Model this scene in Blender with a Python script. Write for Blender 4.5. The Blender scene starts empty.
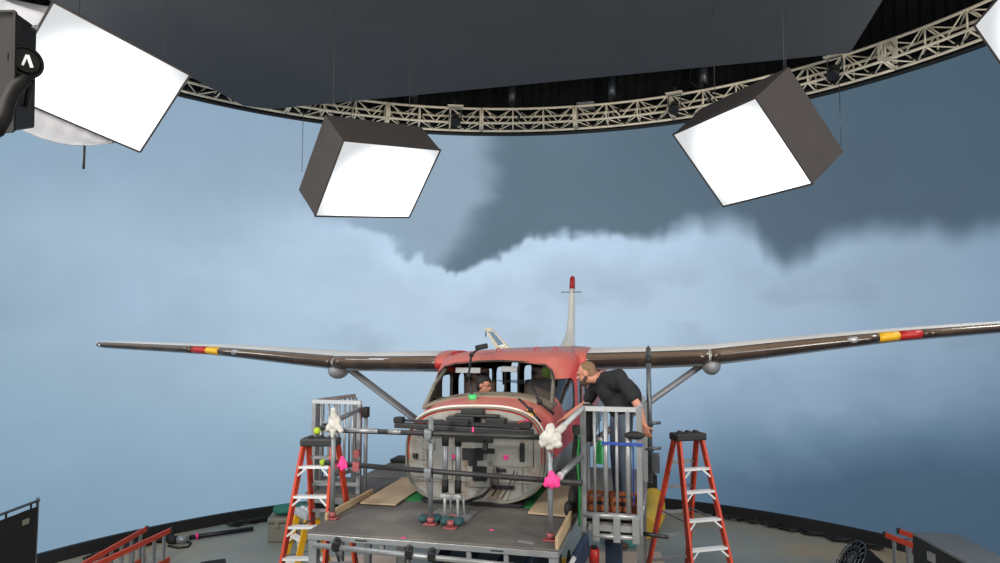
import bpy, bmesh, math, random
from mathutils import Vector, Matrix, Euler, noise
random.seed(11)
SC = bpy.context.scene
C = SC.collection
PI = math.pi
V3 = Vector

# ------------------------------------------------------------------ measured frame of the place
F, PITCH, CAMZ = 700.0, math.radians(4.0), 3.7           # focal length in pixels at 1000 wide
CP, SP = math.cos(PITCH), math.sin(PITCH)
PSI, ORG = math.radians(13.5), (0.185, 10.0)             # the stage (deck and aircraft) is turned 13.5 degrees
AX, AY = (math.cos(PSI), -math.sin(PSI)), (math.sin(PSI), math.cos(PSI))
ROOMC, ROOMR = 7.5, 8.2                                  # centre (y) and radius of the round screen
DECK = 1.77

def S(u, v, z):
    """stage coordinates (across, back, up) -> world"""
    return V3((ORG[0] + u * AX[0] + v * AY[0], ORG[1] + u * AX[1] + v * AY[1], z))
def ray(px, py):
    a, b = (px - 500) / F, (281.5 - py) / F
    return V3((a, CP - b * SP, SP + b * CP))
def LV(px, py, v):
    """world point of a photo measurement on the stage plane v"""
    d = ray(px, py)
    k = (v + ORG[0] * AY[0] + ORG[1] * AY[1]) / (d.x * AY[0] + d.y * AY[1])
    return V3((d.x * k, d.y * k, CAMZ + d.z * k))
def GZ(px, py, z):
    d = ray(px, py); k = (z - CAMZ) / d.z
    return V3((d.x * k, d.y * k, z))
def PY(px, py, y):
    d = ray(px, py); k = y / d.y
    return V3((d.x * k, y, CAMZ + d.z * k))
def pix(p):
    x, y, z = p[0], p[1], p[2] - CAMZ
    cy, cz = y * CP + z * SP, -y * SP + z * CP
    return 500 + F * x / cy, 281.5 - F * cz / cy
def ringp(th, r, z): return V3((r * math.sin(th), ROOMC + r * math.cos(th), z))
def ring_at(px, py, r):
    d = ray(px, py)
    a, b, c = d.x * d.x + d.y * d.y, -2 * ROOMC * d.y, ROOMC * ROOMC - r * r
    k = (-b + math.sqrt(b * b - 4 * a * c)) / (2 * a)
    return math.atan2(d.x * k, d.y * k - ROOMC), CAMZ + d.z * k

# ------------------------------------------------------------------ materials
def lin(c): return tuple((x / 255 / 12.92 if x / 255 <= .04045 else ((x / 255 + .055) / 1.055) ** 2.4) for x in c)
def nodes_of(name):
    m = bpy.data.materials.new(name); m.use_nodes = True
    nt = m.node_tree; return m, nt, nt.nodes['Principled BSDF']
def pm(name, rgb, rough=.5, metal=0., var=.15, scale=6., bump=0., dirt=None, dscale=2.5, dlo=.5, dhi=.7):
    m, nt, b = nodes_of(name); N, L = nt.nodes, nt.links
    c = lin(rgb)
    tc = N.new('ShaderNodeTexCoord')
    nz = N.new('ShaderNodeTexNoise'); nz.inputs['Scale'].default_value = scale; nz.inputs['Detail'].default_value = 5
    L.new(tc.outputs['Object'], nz.inputs['Vector'])
    cr = N.new('ShaderNodeValToRGB')
    cr.color_ramp.elements[0].position, cr.color_ramp.elements[1].position = .3, .7
    cr.color_ramp.elements[0].color = tuple(x * (1 - var) for x in c) + (1,)
    cr.color_ramp.elements[1].color = tuple(min(1, x * (1 + var)) for x in c) + (1,)
    L.new(nz.outputs['Fac'], cr.inputs['Fac'])
    out = cr.outputs['Color']
    if dirt:
        n2 = N.new('ShaderNodeTexNoise'); n2.inputs['Scale'].default_value = dscale; n2.inputs['Detail'].default_value = 8
        n2.inputs['Roughness'].default_value = .65
        L.new(tc.outputs['Object'], n2.inputs['Vector'])
        mr = N.new('ShaderNodeMapRange'); mr.inputs[1].default_value, mr.inputs[2].default_value = dlo, dhi
        L.new(n2.outputs['Fac'], mr.inputs[0])
        mx = N.new('ShaderNodeMixRGB'); mx.inputs[2].default_value = lin(dirt) + (1,)
        L.new(mr.outputs[0], mx.inputs[0]); L.new(out, mx.inputs[1]); out = mx.outputs[0]
    L.new(out, b.inputs['Base Color'])
    b.inputs['Roughness'].default_value = rough; b.inputs['Metallic'].default_value = metal
    if bump:
        bp = N.new('ShaderNodeBump'); bp.inputs['Strength'].default_value = bump; bp.inputs['Distance'].default_value = .01
        L.new(nz.outputs['Fac'], bp.inputs['Height']); L.new(bp.outputs['Normal'], b.inputs['Normal'])
    return m
M = {}
M['concrete'] = pm('stained concrete', (140, 144, 138), .6, 0, .12, .9, .05, (158, 142, 116), .35, .45, .62)
M['black'] = pm('matt black', (24, 24, 25), .7, 0, .2)
M['drape'] = pm('black drape', (9, 9, 9), .95, 0, .5, 3)
M['blackmetal'] = pm('black painted metal', (34, 34, 36), .45, .2, .2)
M['panel'] = pm('dark grey overhead panel', (50, 51, 54), .75, 0, .05, 1.5)
M['truss'] = pm('truss aluminium', (236, 224, 200), .5, .1, .12, 3)
M['alu'] = pm('worn aluminium', (150, 152, 154), .4, .45, .12, 7)
M['alubright'] = pm('bright aluminium', (186, 188, 190), .38, .25, .06, 5)
M['step'] = pm('pale ladder step', (226, 228, 230), .4, .1, .05, 5)
M['pipe'] = pm('grey scaffold pipe', (128, 132, 136), .45, .4, .15, 9)
M['darkpipe'] = pm('black wrapped pipe', (46, 45, 45), .5, .1, .25, 6)
M['steel'] = pm('dark steel', (88, 92, 97), .4, .6, .2, 8)
M['red'] = pm('weathered red paint', (190, 50, 44), .42, 0, .12, 2.2, 0, (206, 116, 100), 3.0, .5, .85)
M['redpaint'] = pm('red paint', (176, 34, 30), .45, 0, .1)
M['orange'] = pm('orange fibreglass rail', (200, 66, 40), .5, 0, .08, 3)
M['cap'] = pm('black ladder plastic', (38, 38, 40), .5, 0, .1)
M['yellow'] = pm('yellow paint', (226, 172, 30), .5, 0, .1)
M['boot'] = pm('brown black wing boot', (54, 44, 39), .2, .08, .2, 1.2, 0, (84, 70, 60), 2., .5, .75)
M['wing'] = pm('pale wing skin', (228, 224, 218), .4, .1, .06, 2)
M['strut'] = pm('grey strut paint', (136, 138, 142), .45, .1, .06)
M['white'] = pm('white paint', (226, 222, 212), .45, 0, .06, 3)
M['cream'] = pm('cream trim', (206, 198, 176), .5, 0, .06)
M['firewall'] = pm('aged firewall metal', (148, 147, 142), .55, .1, .16, 3, .15, (122, 96, 70), 3.2, .5, .7)
M['inside'] = pm('dark cabin lining', (56, 48, 42), .8, 0, .3, 5)
M['dash'] = pm('tan brown glare shield', (134, 121, 104), .75, 0, .15, 4)
M['seat'] = pm('brown seat leather', (74, 54, 44), .6, 0, .15)
M['deck'] = pm('black worn stage deck', (92, 89, 86), .6, 0, .16, 1.6, .04, (124, 118, 110), 1.1, .5, .72)
M['ply'] = pm('plywood', (180, 158, 130), .7, 0, .1, 2.5)
M['wood'] = pm('pale timber', (176, 152, 120), .7, 0, .12, 4)
M['green'] = pm('green mat', (20, 118, 54), .85, 0, .12)
M['greenlit'] = pm('bright green plastic', (70, 190, 110), .5, 0, .1)
M['sandbag'] = pm('teal canvas', (40, 78, 82), .85, 0, .2, 12)
M['teal'] = pm('teal cloth', (40, 112, 96), .8, 0, .15, 4)
M['tote'] = pm('teal plastic', (70, 142, 138), .5, 0, .1)
M['rag'] = pm('white rag', (196, 193, 186), .9, 0, .12, 12, .4)
M['pink'] = pm('pink tape', (240, 60, 140), .6, 0, .05)
M['lime'] = pm('lime tennis felt', (160, 184, 44), .9, 0, .1)
M['clampred'] = pm('reddish clamp', (150, 78, 80), .5, .2, .15)
M['crate'] = pm('orange brown crate', (150, 82, 48), .6, 0, .12)
M['case'] = pm('grey tan plastic case', (122, 118, 106), .6, 0, .08)
M['navy'] = pm('navy painted steel', (40, 54, 78), .5, .2, .2)
M['bluestrap'] = pm('blue strap', (36, 66, 150), .6, 0, .1)
M['skin'] = pm('skin', (188, 128, 104), .55, 0, .06)
M['hairtan'] = pm('short light brown hair', (122, 94, 70), .9, 0, .15, 30)
M['hairdark'] = pm('dark hair', (26, 22, 22), .7, 0, .2, 30)
M['beard'] = pm('brown beard', (74, 54, 44), .9, 0, .15, 30)
M['shirt'] = pm('black t shirt', (24, 24, 27), .85, 0, .15)
M['jeans'] = pm('grey blue jeans', (78, 88, 104), .85, 0, .15, 8)
M['boots'] = pm('brown boots', (84, 62, 44), .7, 0, .1)
M['eye'] = pm('eye', (30, 24, 22), .2, 0, 0)
M['softblack'] = pm('softbox black cloth', (55, 50, 48), .85, 0, .1, 5)
M['softwhite'] = pm('white diffusion cloth', (168, 168, 172), .8, 0, .05, 3)
M['paper'] = pm('pinkish cardboard', (196, 172, 154), .85, 0, .08, 2)
M['fixture'] = pm('dark grey lamp housing', (22, 21, 21), .5, .05, .08)
M['fixture2'] = pm('black lamp yoke', (24, 23, 22), .4, .05, .08)
for k_ in ('fixture', 'fixture2'):
    M[k_].node_tree.nodes['Principled BSDF'].inputs['Specular IOR Level'].default_value = .12
    M[k_].node_tree.nodes['Principled BSDF'].inputs['Roughness'].default_value = .6
M['emblem'] = pm('white emblem', (240, 240, 240), .5, 0, 0)
M['duct'] = pm('yellow duct cloth', (222, 180, 62), .7, 0, .1, 4)
M['casetop'] = pm('grey worn case lid', (94, 98, 102), .6, 0, .15, 3)
M['cable'] = pm('black cable', (20, 20, 20), .6, 0, .1)
M['bluecloth'] = pm('blue denim', (44, 62, 100), .85, 0, .1)

def fade_light_top(m, rgb, amount, lo=.15, hi=.95):
    """upward faces: dust and sun fade on red, painted-in light on boot"""
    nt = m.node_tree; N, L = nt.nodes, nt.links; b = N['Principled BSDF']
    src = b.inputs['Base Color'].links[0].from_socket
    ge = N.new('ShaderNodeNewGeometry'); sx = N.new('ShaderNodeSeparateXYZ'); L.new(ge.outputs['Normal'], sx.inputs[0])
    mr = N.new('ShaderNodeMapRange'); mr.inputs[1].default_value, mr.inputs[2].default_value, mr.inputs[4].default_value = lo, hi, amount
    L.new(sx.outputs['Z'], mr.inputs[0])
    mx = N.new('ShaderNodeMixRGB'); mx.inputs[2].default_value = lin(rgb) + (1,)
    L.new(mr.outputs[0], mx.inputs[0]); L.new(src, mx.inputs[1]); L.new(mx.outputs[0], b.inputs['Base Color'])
fade_light_top(M['red'], (206, 150, 136), .5)
fade_light_top(M['boot'], (132, 112, 94), .6, .08, .75)  # paler upper boot: light from above painted into its colour
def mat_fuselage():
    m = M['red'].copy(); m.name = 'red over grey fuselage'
    nt = m.node_tree; N, L = nt.nodes, nt.links; b = N['Principled BSDF']
    src = b.inputs['Base Color'].links[0].from_socket
    tc = N.new('ShaderNodeTexCoord'); sx = N.new('ShaderNodeSeparateXYZ'); L.new(tc.outputs['Object'], sx.inputs[0])
    mp = N.new('ShaderNodeMath'); mp.operation = 'MULTIPLY_ADD'; mp.inputs[1].default_value = -.06; mp.inputs[2].default_value = 0
    L.new(sx.outputs['Y'], mp.inputs[0])
    ad = N.new('ShaderNodeMath'); ad.operation = 'ADD'; L.new(sx.outputs['Z'], ad.inputs[0]); L.new(mp.outputs[0], ad.inputs[1])
    gt = N.new('ShaderNodeMath'); gt.operation = 'LESS_THAN'; gt.inputs[1].default_value = .60; L.new(ad.outputs[0], gt.inputs[0])
    mx = N.new('ShaderNodeMixRGB'); mx.inputs[2].default_value = lin((118, 120, 118)) + (1,)
    L.new(gt.outputs[0], mx.inputs[0]); L.new(src, mx.inputs[1]); L.new(mx.outputs[0], b.inputs['Base Color'])
    return m
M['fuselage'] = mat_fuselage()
def mat_glass():
    m, nt, b = nodes_of('window glass'); N, L = nt.nodes, nt.links
    tr = N.new('ShaderNodeBsdfTransparent'); tr.inputs[0].default_value = (.62, .72, .8, 1)
    gl = N.new('ShaderNodeBsdfGlossy'); gl.inputs['Roughness'].default_value = .03
    lw = N.new('ShaderNodeFresnel'); lw.inputs[0].default_value = 1.45
    mx = N.new('ShaderNodeMixShader'); mxm = N.new('ShaderNodeMath'); mxm.operation = 'MAXIMUM'; mxm.inputs[1].default_value = .5; L.new(lw.outputs[0], mxm.inputs[0]); L.new(mxm.outputs[0], mx.inputs[0]); L.new(tr.outputs[0], mx.inputs[1]); L.new(gl.outputs[0], mx.inputs[2])
    L.new(mx.outputs[0], N['Material Output'].inputs['Surface']); return m
M['glass'] = mat_glass()
def mat_diffuser(strength):
    """lit front cloth: brightest in the middle, a little weaker to the corners"""
    m, nt, b = nodes_of('lit diffusion front'); N, L = nt.nodes, nt.links
    tc = N.new('ShaderNodeTexCoord'); mp = N.new('ShaderNodeMapping')
    mp.inputs['Location'].default_value = (-.12, 0, .16); mp.inputs['Scale'].default_value = (.95, .05, 1.05)
    L.new(tc.outputs['Object'], mp.inputs[0])
    ln = N.new('ShaderNodeVectorMath'); ln.operation = 'LENGTH'; L.new(mp.outputs[0], ln.inputs[0])
    mr = N.new('ShaderNodeMapRange'); mr.interpolation_type = 'SMOOTHSTEP'
    mr.inputs[1].default_value, mr.inputs[2].default_value = .16, .98
    mr.inputs[3].default_value, mr.inputs[4].default_value = strength, .72
    L.new(ln.outputs['Value'], mr.inputs[0])
    em = N.new('ShaderNodeEmission'); em.inputs[0].default_value = (.96, .985, 1, 1)
    L.new(mr.outputs[0], em.inputs[1]); L.new(em.outputs[0], N['Material Output'].inputs['Surface']); return m
M['diffuser'] = mat_diffuser(3.6)
def mat_wall():
    m, nt, b = nodes_of('video wall showing clouds'); N, L = nt.nodes, nt.links
    at = N.new('ShaderNodeAttribute'); at.attribute_name = 'cloud'
    tc = N.new('ShaderNodeTexCoord'); nz = N.new('ShaderNodeTexNoise'); nz.inputs['Scale'].default_value = 1.1; nz.inputs['Detail'].default_value = 6
    L.new(tc.outputs['Object'], nz.inputs['Vector'])
    mr = N.new('ShaderNodeMapRange'); mr.inputs[3].default_value, mr.inputs[4].default_value = .97, 1.03
    L.new(nz.outputs['Fac'], mr.inputs[0])
    mx = N.new('ShaderNodeVectorMath'); mx.operation = 'SCALE'
    L.new(at.outputs['Color'], mx.inputs[0]); L.new(mr.outputs[0], mx.inputs['Scale'])
    b.inputs['Base Color'].default_value = (.001, .001, .001, 1); b.inputs['Roughness'].default_value = .9; b.inputs['Specular IOR Level'].default_value = .05
    L.new(mx.outputs[0], b.inputs['Emission Color']); b.inputs['Emission Strength'].default_value = 1.0
    return m
M['wall'] = mat_wall()

# ------------------------------------------------------------------ mesh building
ROOT = {}
def smooth_noise(p, s): return noise.noise(p * s)
class MB:
    """collects world-space geometry; build() links it as ONE mesh object"""
    def __init__(s): s.v, s.f, s.m, s.sm, s.cm = [], [], [], [], 0
    def mi(s, i): s.cm = i; return s
    def add(s, vs, fs, smooth=False):
        o = len(s.v); s.v += [V3(p) for p in vs]
        for f in fs: s.f.append([o + i for i in f]); s.m.append(s.cm); s.sm.append(smooth)
        return s
    def box(s, c, size, R=None):
        hx, hy, hz = size[0] / 2, size[1] / 2, size[2] / 2
        R = R or Matrix.Identity(3)
        vs = [V3(c) + R @ V3((x * hx, y * hy, z * hz)) for x in (-1, 1) for y in (-1, 1) for z in (-1, 1)]
        return s.add(vs, [(0, 1, 3, 2), (4, 6, 7, 5), (0, 4, 5, 1), (2, 3, 7, 6), (0, 2, 6, 4), (1, 5, 7, 3)])
    def hexa(s, b, t):
        return s.add(list(b) + list(t), [(3, 2, 1, 0), (4, 5, 6, 7), (0, 1, 5, 4), (1, 2, 6, 5), (2, 3, 7, 6), (3, 0, 4, 7)])
    def bar(s, p, q, w, h=None, up=(0, 0, 1)):
        p, q = V3(p), V3(q); h = h or w; d = (q - p).normalized(); up = V3(up)
        if abs(d.dot(up)) > .98: up = V3((AX[0], AX[1], 0)) if abs(d.z) > .9 else V3((0, 0, 1))
        a = d.cross(up).normalized(); b = a.cross(d).normalized()
        q4 = lambda c: [c - a * w / 2 - b * h / 2, c + a * w / 2 - b * h / 2, c + a * w / 2 + b * h / 2, c - a * w / 2 + b * h / 2]
        return s.hexa(q4(p), q4(q))
    def tube(s, p, q, r, r2=None, n=12, caps=True):
        return s.ptube([p, q], [r, r if r2 is None else r2], n, caps)
    def ptube(s, pts, r, n=8, caps=True, closed=False):
        pts = [V3(p) for p in pts]; k = len(pts)
        rr = r if isinstance(r, (list, tuple)) else [r] * k
        vs, fs = [], []; prev = None
        for i, p in enumerate(pts):
            if closed: d = pts[(i + 1) % k] - pts[i - 1]
            else: d = pts[min(i + 1, k - 1)] - pts[max(i - 1, 0)]
            d.normalize()
            if prev is None:
                a = d.cross(V3((0, 0, 1)))
                if a.length < .05: a = d.cross(V3((1, 0, 0)))
            else: a = prev - d * prev.dot(d)
            a.normalize(); prev = a; b = d.cross(a)
            vs += [p + (a * math.cos(2 * PI * j / n) + b * math.sin(2 * PI * j / n)) * rr[i] for j in range(n)]
        for i in range(k if closed else k - 1):
            i2 = (i + 1) % k
            for j in range(n): fs.append((i * n + j, i * n + (j + 1) % n, i2 * n + (j + 1) % n, i2 * n + j))
        s.add(vs, fs, True)
        if caps and not closed:
            o = len(s.v) - len(vs)
            for e in (0, k - 1):
                f = [o + e * n + j for j in range(n)]
                s.f.append(f[::-1] if e == 0 else f); s.m.append(s.cm); s.sm.append(False)
        return s
    def ell(s, c, r, R=None, nu=16, nv=10, power=1.0):
        c = V3(c); r = (r, r, r) if isinstance(r, (int, float)) else r; R = R or Matrix.Identity(3); vs, fs = [], []
        sg = lambda t: math.copysign(abs(t) ** power, t)
        for i in range(nv + 1):
            ph = PI * i / nv
            for j in range(nu):
                th = 2 * PI * j / nu
                vs.append(c + R @ V3((r[0] * sg(math.sin(ph)) * sg(math.cos(th)), r[1] * sg(math.sin(ph)) * sg(math.sin(th)), r[2] * sg(math.cos(ph)))))
        for i in range(nv):
            for j in range(nu): fs.append((i * nu + j, (i + 1) * nu + j, (i + 1) * nu + (j + 1) % nu, i * nu + (j + 1) % nu))
        return s.add(vs, fs, True)
    def prism(s, poly, ext):
        n = len(poly); ext = V3(ext); vs = [V3(p) for p in poly] + [V3(p) + ext for p in poly]
        return s.add(vs, [tuple(range(n - 1, -1, -1)), tuple(range(n, 2 * n))] + [(i, (i + 1) % n, n + (i + 1) % n, n + i) for i in range(n)])
    def loft(s, rings, caps=(True, True), smooth=True, closed=True):
        n = len(rings[0]); vs = [p for r in rings for p in r]; fs = []
        for i in range(len(rings) - 1):
            for j in range(n if closed else n - 1): fs.append((i * n + j, i * n + (j + 1) % n, (i + 1) * n + (j + 1) % n, (i + 1) * n + j))
        s.add(vs, fs, smooth); o = len(s.v) - len(vs)
        if caps[0]: s.f.append([o + j for j in range(n)][::-1]); s.m.append(s.cm); s.sm.append(False)
        if caps[1]: s.f.append([o + (len(rings) - 1) * n + j for j in range(n)]); s.m.append(s.cm); s.sm.append(False)
        return s
    def xform(s, M4): s.v = [M4 @ p for p in s.v]; return s
    def mesh(s, name, inv):
        me = bpy.data.meshes.new(name); me.from_pydata([inv @ p for p in s.v], [], s.f)
        me.polygons.foreach_set('material_index', s.m); me.polygons.foreach_set('use_smooth', s.sm)
        bm = bmesh.new(); bm.from_mesh(me); bmesh.ops.recalc_face_normals(bm, faces=bm.faces); bm.to_mesh(me); bm.free()
        me.update(); return me
    def build(s, name, mats, parent=None, base=None, bevel=0, rz=0., label=None):
        mats = mats if isinstance(mats, (list, tuple)) else [mats]
        if parent is not None: RM = ROOT[parent.name]
        else: RM = Matrix.Translation(base if base is not None else s.base()) @ Matrix.Rotation(rz, 4, 'Z')
        me = s.mesh(name, RM.inverted())
        for m in mats: me.materials.append(M[m] if isinstance(m, str) else m)
        o = bpy.data.objects.new(name, me); C.objects.link(o)
        if parent is not None: o.parent = parent
        else: o.matrix_world = RM
        ROOT[o.name] = RM
        if bevel:
            b = o.modifiers.new('edge', 'BEVEL'); b.width = bevel; b.segments = 2; b.limit_method = 'ANGLE'; b.angle_limit = math.radians(40)
        if label: o['label'] = label
        return o
    def base(s):
        n = len(s.v)
        return V3((sum(p.x for p in s.v) / n, sum(p.y for p in s.v) / n, min(p.z for p in s.v)))
def tag(o, label, cat, group=None):
    o['label'] = label; o['category'] = cat
    if group: o['group'] = group
    return o
def thing(name, label, cat, loc, rz=-PSI, group=None):
    o = bpy.data.objects.new(name, None); C.objects.link(o); o.empty_display_size = .2
    RM = Matrix.Translation(V3(loc)) @ Matrix.Rotation(rz, 4, 'Z'); o.matrix_world = RM; ROOT[o.name] = RM
    return tag(o, label, cat, group)
def dup(root, RM, label, group=None):
    r = root.copy(); C.objects.link(r); r.matrix_world = RM; ROOT[r.name] = RM; r['label'] = label
    if group: r['group'] = group
    for ch in list(root.children):
        c = ch.copy(); C.objects.link(c); c.parent = r
        for g in list(ch.children):
            d = g.copy(); C.objects.link(d); d.parent = c
    return r
def struct(o): o['kind'] = 'structure'; return o
def evaluated(o):
    """bake modifiers into the mesh"""
    dg = bpy.context.evaluated_depsgraph_get(); me = bpy.data.meshes.new_from_object(o.evaluated_get(dg))
    old = o.data; o.modifiers.clear(); o.data = me; me.name = old.name
    bpy.data.meshes.remove(old); return o
RS = Matrix.Rotation(-PSI, 3, 'Z')                        # stage axes as a rotation

# ================================================================== the setting
fl = MB()
n = 72
fl.add([ringp(2 * PI * i / n, 15, 0) for i in range(n)] + [ringp(2 * PI * i / n, 15, -.1) for i in range(n)],
       [tuple(range(n)), tuple(range(2 * n - 1, n - 1, -1))] + [(i, n + i, n + (i + 1) % n, (i + 1) % n) for i in range(n)])
struct(fl.build('floor', 'concrete', base=V3((0, ROOMC, 0))))

# --- curved video wall with its picture of clouds
def lerp(a, b, t): return a + (b - a) * t
def sstep(a, b, x):
    t = max(0., min(1., (x - a) / (b - a))); return t * t * (3 - 2 * t)
def table(xs, ys, rows, x, y):
    x = max(xs[0], min(xs[-1], x)); y = max(ys[0], min(ys[-1], y))
    i = max(k for k in range(len(xs) - 1) if xs[k] <= x); j = max(k for k in range(len(ys) - 1) if ys[k] <= y)
    tx = (x - xs[i]) / (xs[i + 1] - xs[i]); ty = (y - ys[j]) / (ys[j + 1] - ys[j])
    tx = tx * tx * (3 - 2 * tx) * .5 + tx * .5
    return [lerp(lerp(rows[j][i][k], rows[j][i + 1][k], tx), lerp(rows[j + 1][i][k], rows[j + 1][i + 1][k], tx), ty) for k in range(3)]
TX = [-100, 120, 300, 430, 520, 650, 800, 900, 1100]
SKY_Y = [60, 150, 230, 280]
SKY = [[(135,163,184),(138,165,187),(140,166,188),(128,152,170),(96,117,132),(88,108,123),(80,101,117),(77,98,114),(72,94,112)],
       [(142,169,190),(148,173,195),(148,171,192),(138,160,180),(98,118,133),(92,112,127),(83,102,118),(80,99,115),(74,95,112)],
       [(148,174,195),(162,184,204),(160,182,203),(142,164,184),(104,124,140),(97,116,131),(86,105,121),(82,101,117),(78,99,116)],
       [(150,176,197),(164,186,206),(164,186,206),(144,166,186),(108,128,144),(100,119,134),(88,107,123),(84,103,120),(82,103,120)]]
CLD_Y = [200, 250, 300, 350, 400, 440, 480, 560]
CLD = [[(150,175,195),(160,183,203),(172,195,217),(174,197,219),(176,199,220),(174,197,219),(156,178,200),(142,164,187),(118,145,168)],
       [(150,176,196),(163,186,207),(178,201,222),(180,203,223),(183,205,226),(178,200,222),(160,183,205),(146,168,190),(122,148,170)],
       [(148,174,193),(160,184,205),(178,200,220),(183,204,224),(187,208,228),(180,202,223),(160,182,204),(146,168,190),(128,152,174)],
       [(146,173,193),(157,182,203),(172,196,216),(180,202,222),(184,206,225),(174,197,218),(156,180,202),(142,166,188),(124,148,170)],
       [(141,169,190),(150,176,197),(160,186,206),(168,192,212),(166,191,211),(154,179,202),(140,165,188),(128,153,177),(104,131,155)],
       [(137,166,187),(143,170,192),(148,175,196),(150,176,197),(144,171,193),(126,152,176),(104,131,155),(95,121,146),(82,107,130)],
       [(133,163,184),(136,165,187),(138,166,188),(132,160,184),(116,145,168),(98,125,148),(76,101,123),(74,97,119),(70,93,114)],
       [(126,157,179),(129,159,181),(128,158,180),(112,141,164),(90,115,137),(78,102,123),(72,95,116),(70,92,113),(66,88,109)]]
TOPS = [(-200,250),(60,232),(150,222),(240,212),(300,206),(345,216),(385,231),(412,252),(440,268),(462,264),(490,260),(512,246),(535,236),(560,229),(600,228),(640,234),
        (668,226),(700,216),(730,214),(752,224),(768,242),(785,256),(805,250),(828,234),(850,226),(885,222),(925,223),(955,230),(985,222),(1020,212),(1200,190)]
def top_at(x):
    x = max(TOPS[0][0], min(TOPS[-1][0] - 1, x))
    for (a, b), (c, d) in zip(TOPS, TOPS[1:]):
        if a <= x < c:
            t = (x - a) / (c - a); t = t * t * (3 - 2 * t); return lerp(b, d, t)
def fbm(x, y, z, o=4):
    v, a, f = 0., .5, 1.
    for _ in range(o): v += a * noise.noise(V3((x * f, y * f, z))); a *= .5; f *= 2.05
    return v
def cloud_colour(px, py, s, z):
    nA, nB = fbm(s * .55, z * .8, 3.1), fbm(s * 1.5, z * 1.9, 9.7)
    puff = abs(fbm(s * 1.1, z * 1.1, 5.5, 3))
    lf = sstep(380, 250, px)                                      # hazy to the left
    xx = px + 34 * nA + 12 * nB
    sky = table(TX, SKY_Y, SKY, xx, py)
    # soft dark edge right of the light column in the upper sky
    e = sstep(466, 512, px + 14 * nB + 22 * nA + max(0, py - 196) * .58)
    dark = (99, 119, 134)
    if 380 < px < 640:
        wgt = sstep(360, 430, px) * sstep(640, 540, px)
        tgt = [lerp(c1, c2, e) for c1, c2 in zip((146, 168, 187), dark)]
        sky = [lerp(a, b, wgt) for a, b in zip(sky, tgt)]
    k = 1 + .035 * nA + .02 * lf * nB
    sky = [c * k for c in sky]
    soft = lerp(10, 60, lf) + 24 * sstep(560, 760, px)
    rg = sstep(520, 760, px); b = top_at(px) + 22 * nA * (1 - .6 * rg) + 14 * nB * (1 - .6 * rg) - 12 * puff * (1 - .5 * rg) - (13 * abs(noise.noise(V3((s * 1.5, z * .35, 2.2)))) + 8 * abs(noise.noise(V3((s * 3.4, z * .8, 7.7))))) * (1 - .6 * rg) + 8
    m = sstep(b - soft * .5, b + soft * .6, py)
    c = table(TX, CLD_Y, CLD, px + 50 * nA, py + 30 * nA + 8 * nB)
    rim = sstep(b + 46, b + 6, py) * (1 - lf) * .05
    k = 1 + .05 * nA + .02 * nB + rim * (1 if px < 700 else .3)
    c = [v * k for v in c]
    if py > 255:                                                  # fold shading inside the cloud
        d = sstep(.02, .32, fbm(s * .5 + 7, z * .9, 1.7)) * .05 * (1 - .85 * lf) * sstep(255, 290, py) * sstep(430, 360, py)
        c = [v * (1 - d) for v in c]
    return [lerp(a, b2, m) for a, b2 in zip(sky, c)]
NA, NZ, A0 = 620, 200, math.radians(152)
vs, cols = [], []
for j in range(NZ + 1):
    z = lerp(.2, 8.12, j / NZ)
    for i in range(NA + 1):
        th = lerp(-A0, A0, i / NA); p = ringp(th, ROOMR, z); vs.append(p)
        q = ringp(max(-1.25, min(1.25, th)), ROOMR, z); px, py = pix(q)
        cols.append(lin([max(0, min(255, c)) for c in cloud_colour(max(-180, min(1180, px)), py, th * ROOMR, z)]))
w = MB()
w.add(vs, [(j * (NA + 1) + i, j * (NA + 1) + i + 1, (j + 1) * (NA + 1) + i + 1, (j + 1) * (NA + 1) + i) for j in range(NZ) for i in range(NA)], True)
wo = struct(w.build('wall_back', 'wall', base=V3((0, ROOMC, 0))))
ca = wo.data.color_attributes.new('cloud', 'FLOAT_COLOR', 'POINT')
for i, c in enumerate(cols): ca.data[i].color = (c[0], c[1], c[2], 1)
def ring_band(r0, r1, z0, z1, a=A0, n=160):
    b = MB(); rs = []
    for i in range(n + 1):
        th = lerp(-a, a, i / n); rs.append([ringp(th, r0, z0), ringp(th, r1, z0), ringp(th, r1, z1), ringp(th, r0, z1)])
    return b.loft(rs, smooth=False)
struct(ring_band(8.12, 8.3, 0, .2).build('baseboard_back', 'black', base=V3((0, ROOMC, 0))))
struct(ring_band(8.12, 8.3, 8.12, 8.16).build('trim_1', 'black', base=V3((0, ROOMC, 8.1))))
# black drapes above the screen, hung in folds
b = MB(); rs = []
for i in range(1201):
    th = lerp(-A0, A0, i / 1200); r = 8.75 + .05 * math.sin(i * 1.1)
    rs.append([ringp(th, r, 8.0), ringp(th, r + .02, 8.0), ringp(th, r + .02, 12), ringp(th, r, 12)])
struct(b.loft(rs).build('wall_upper', 'drape', base=V3((0, ROOMC, 8))))
b = MB(); n = 64
b.add([ringp(2 * PI * i / n, 15, 12) for i in range(n)] + [ringp(2 * PI * i / n, 15, 12.1) for i in range(n)],
      [tuple(range(n)), tuple(range(2 * n - 1, n - 1, -1))] + [(i, n + i, n + (i + 1) % n, (i + 1) % n) for i in range(n)])
struct(b.build('ceiling', 'drape', base=V3((0, ROOMC, 12))))
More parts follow.
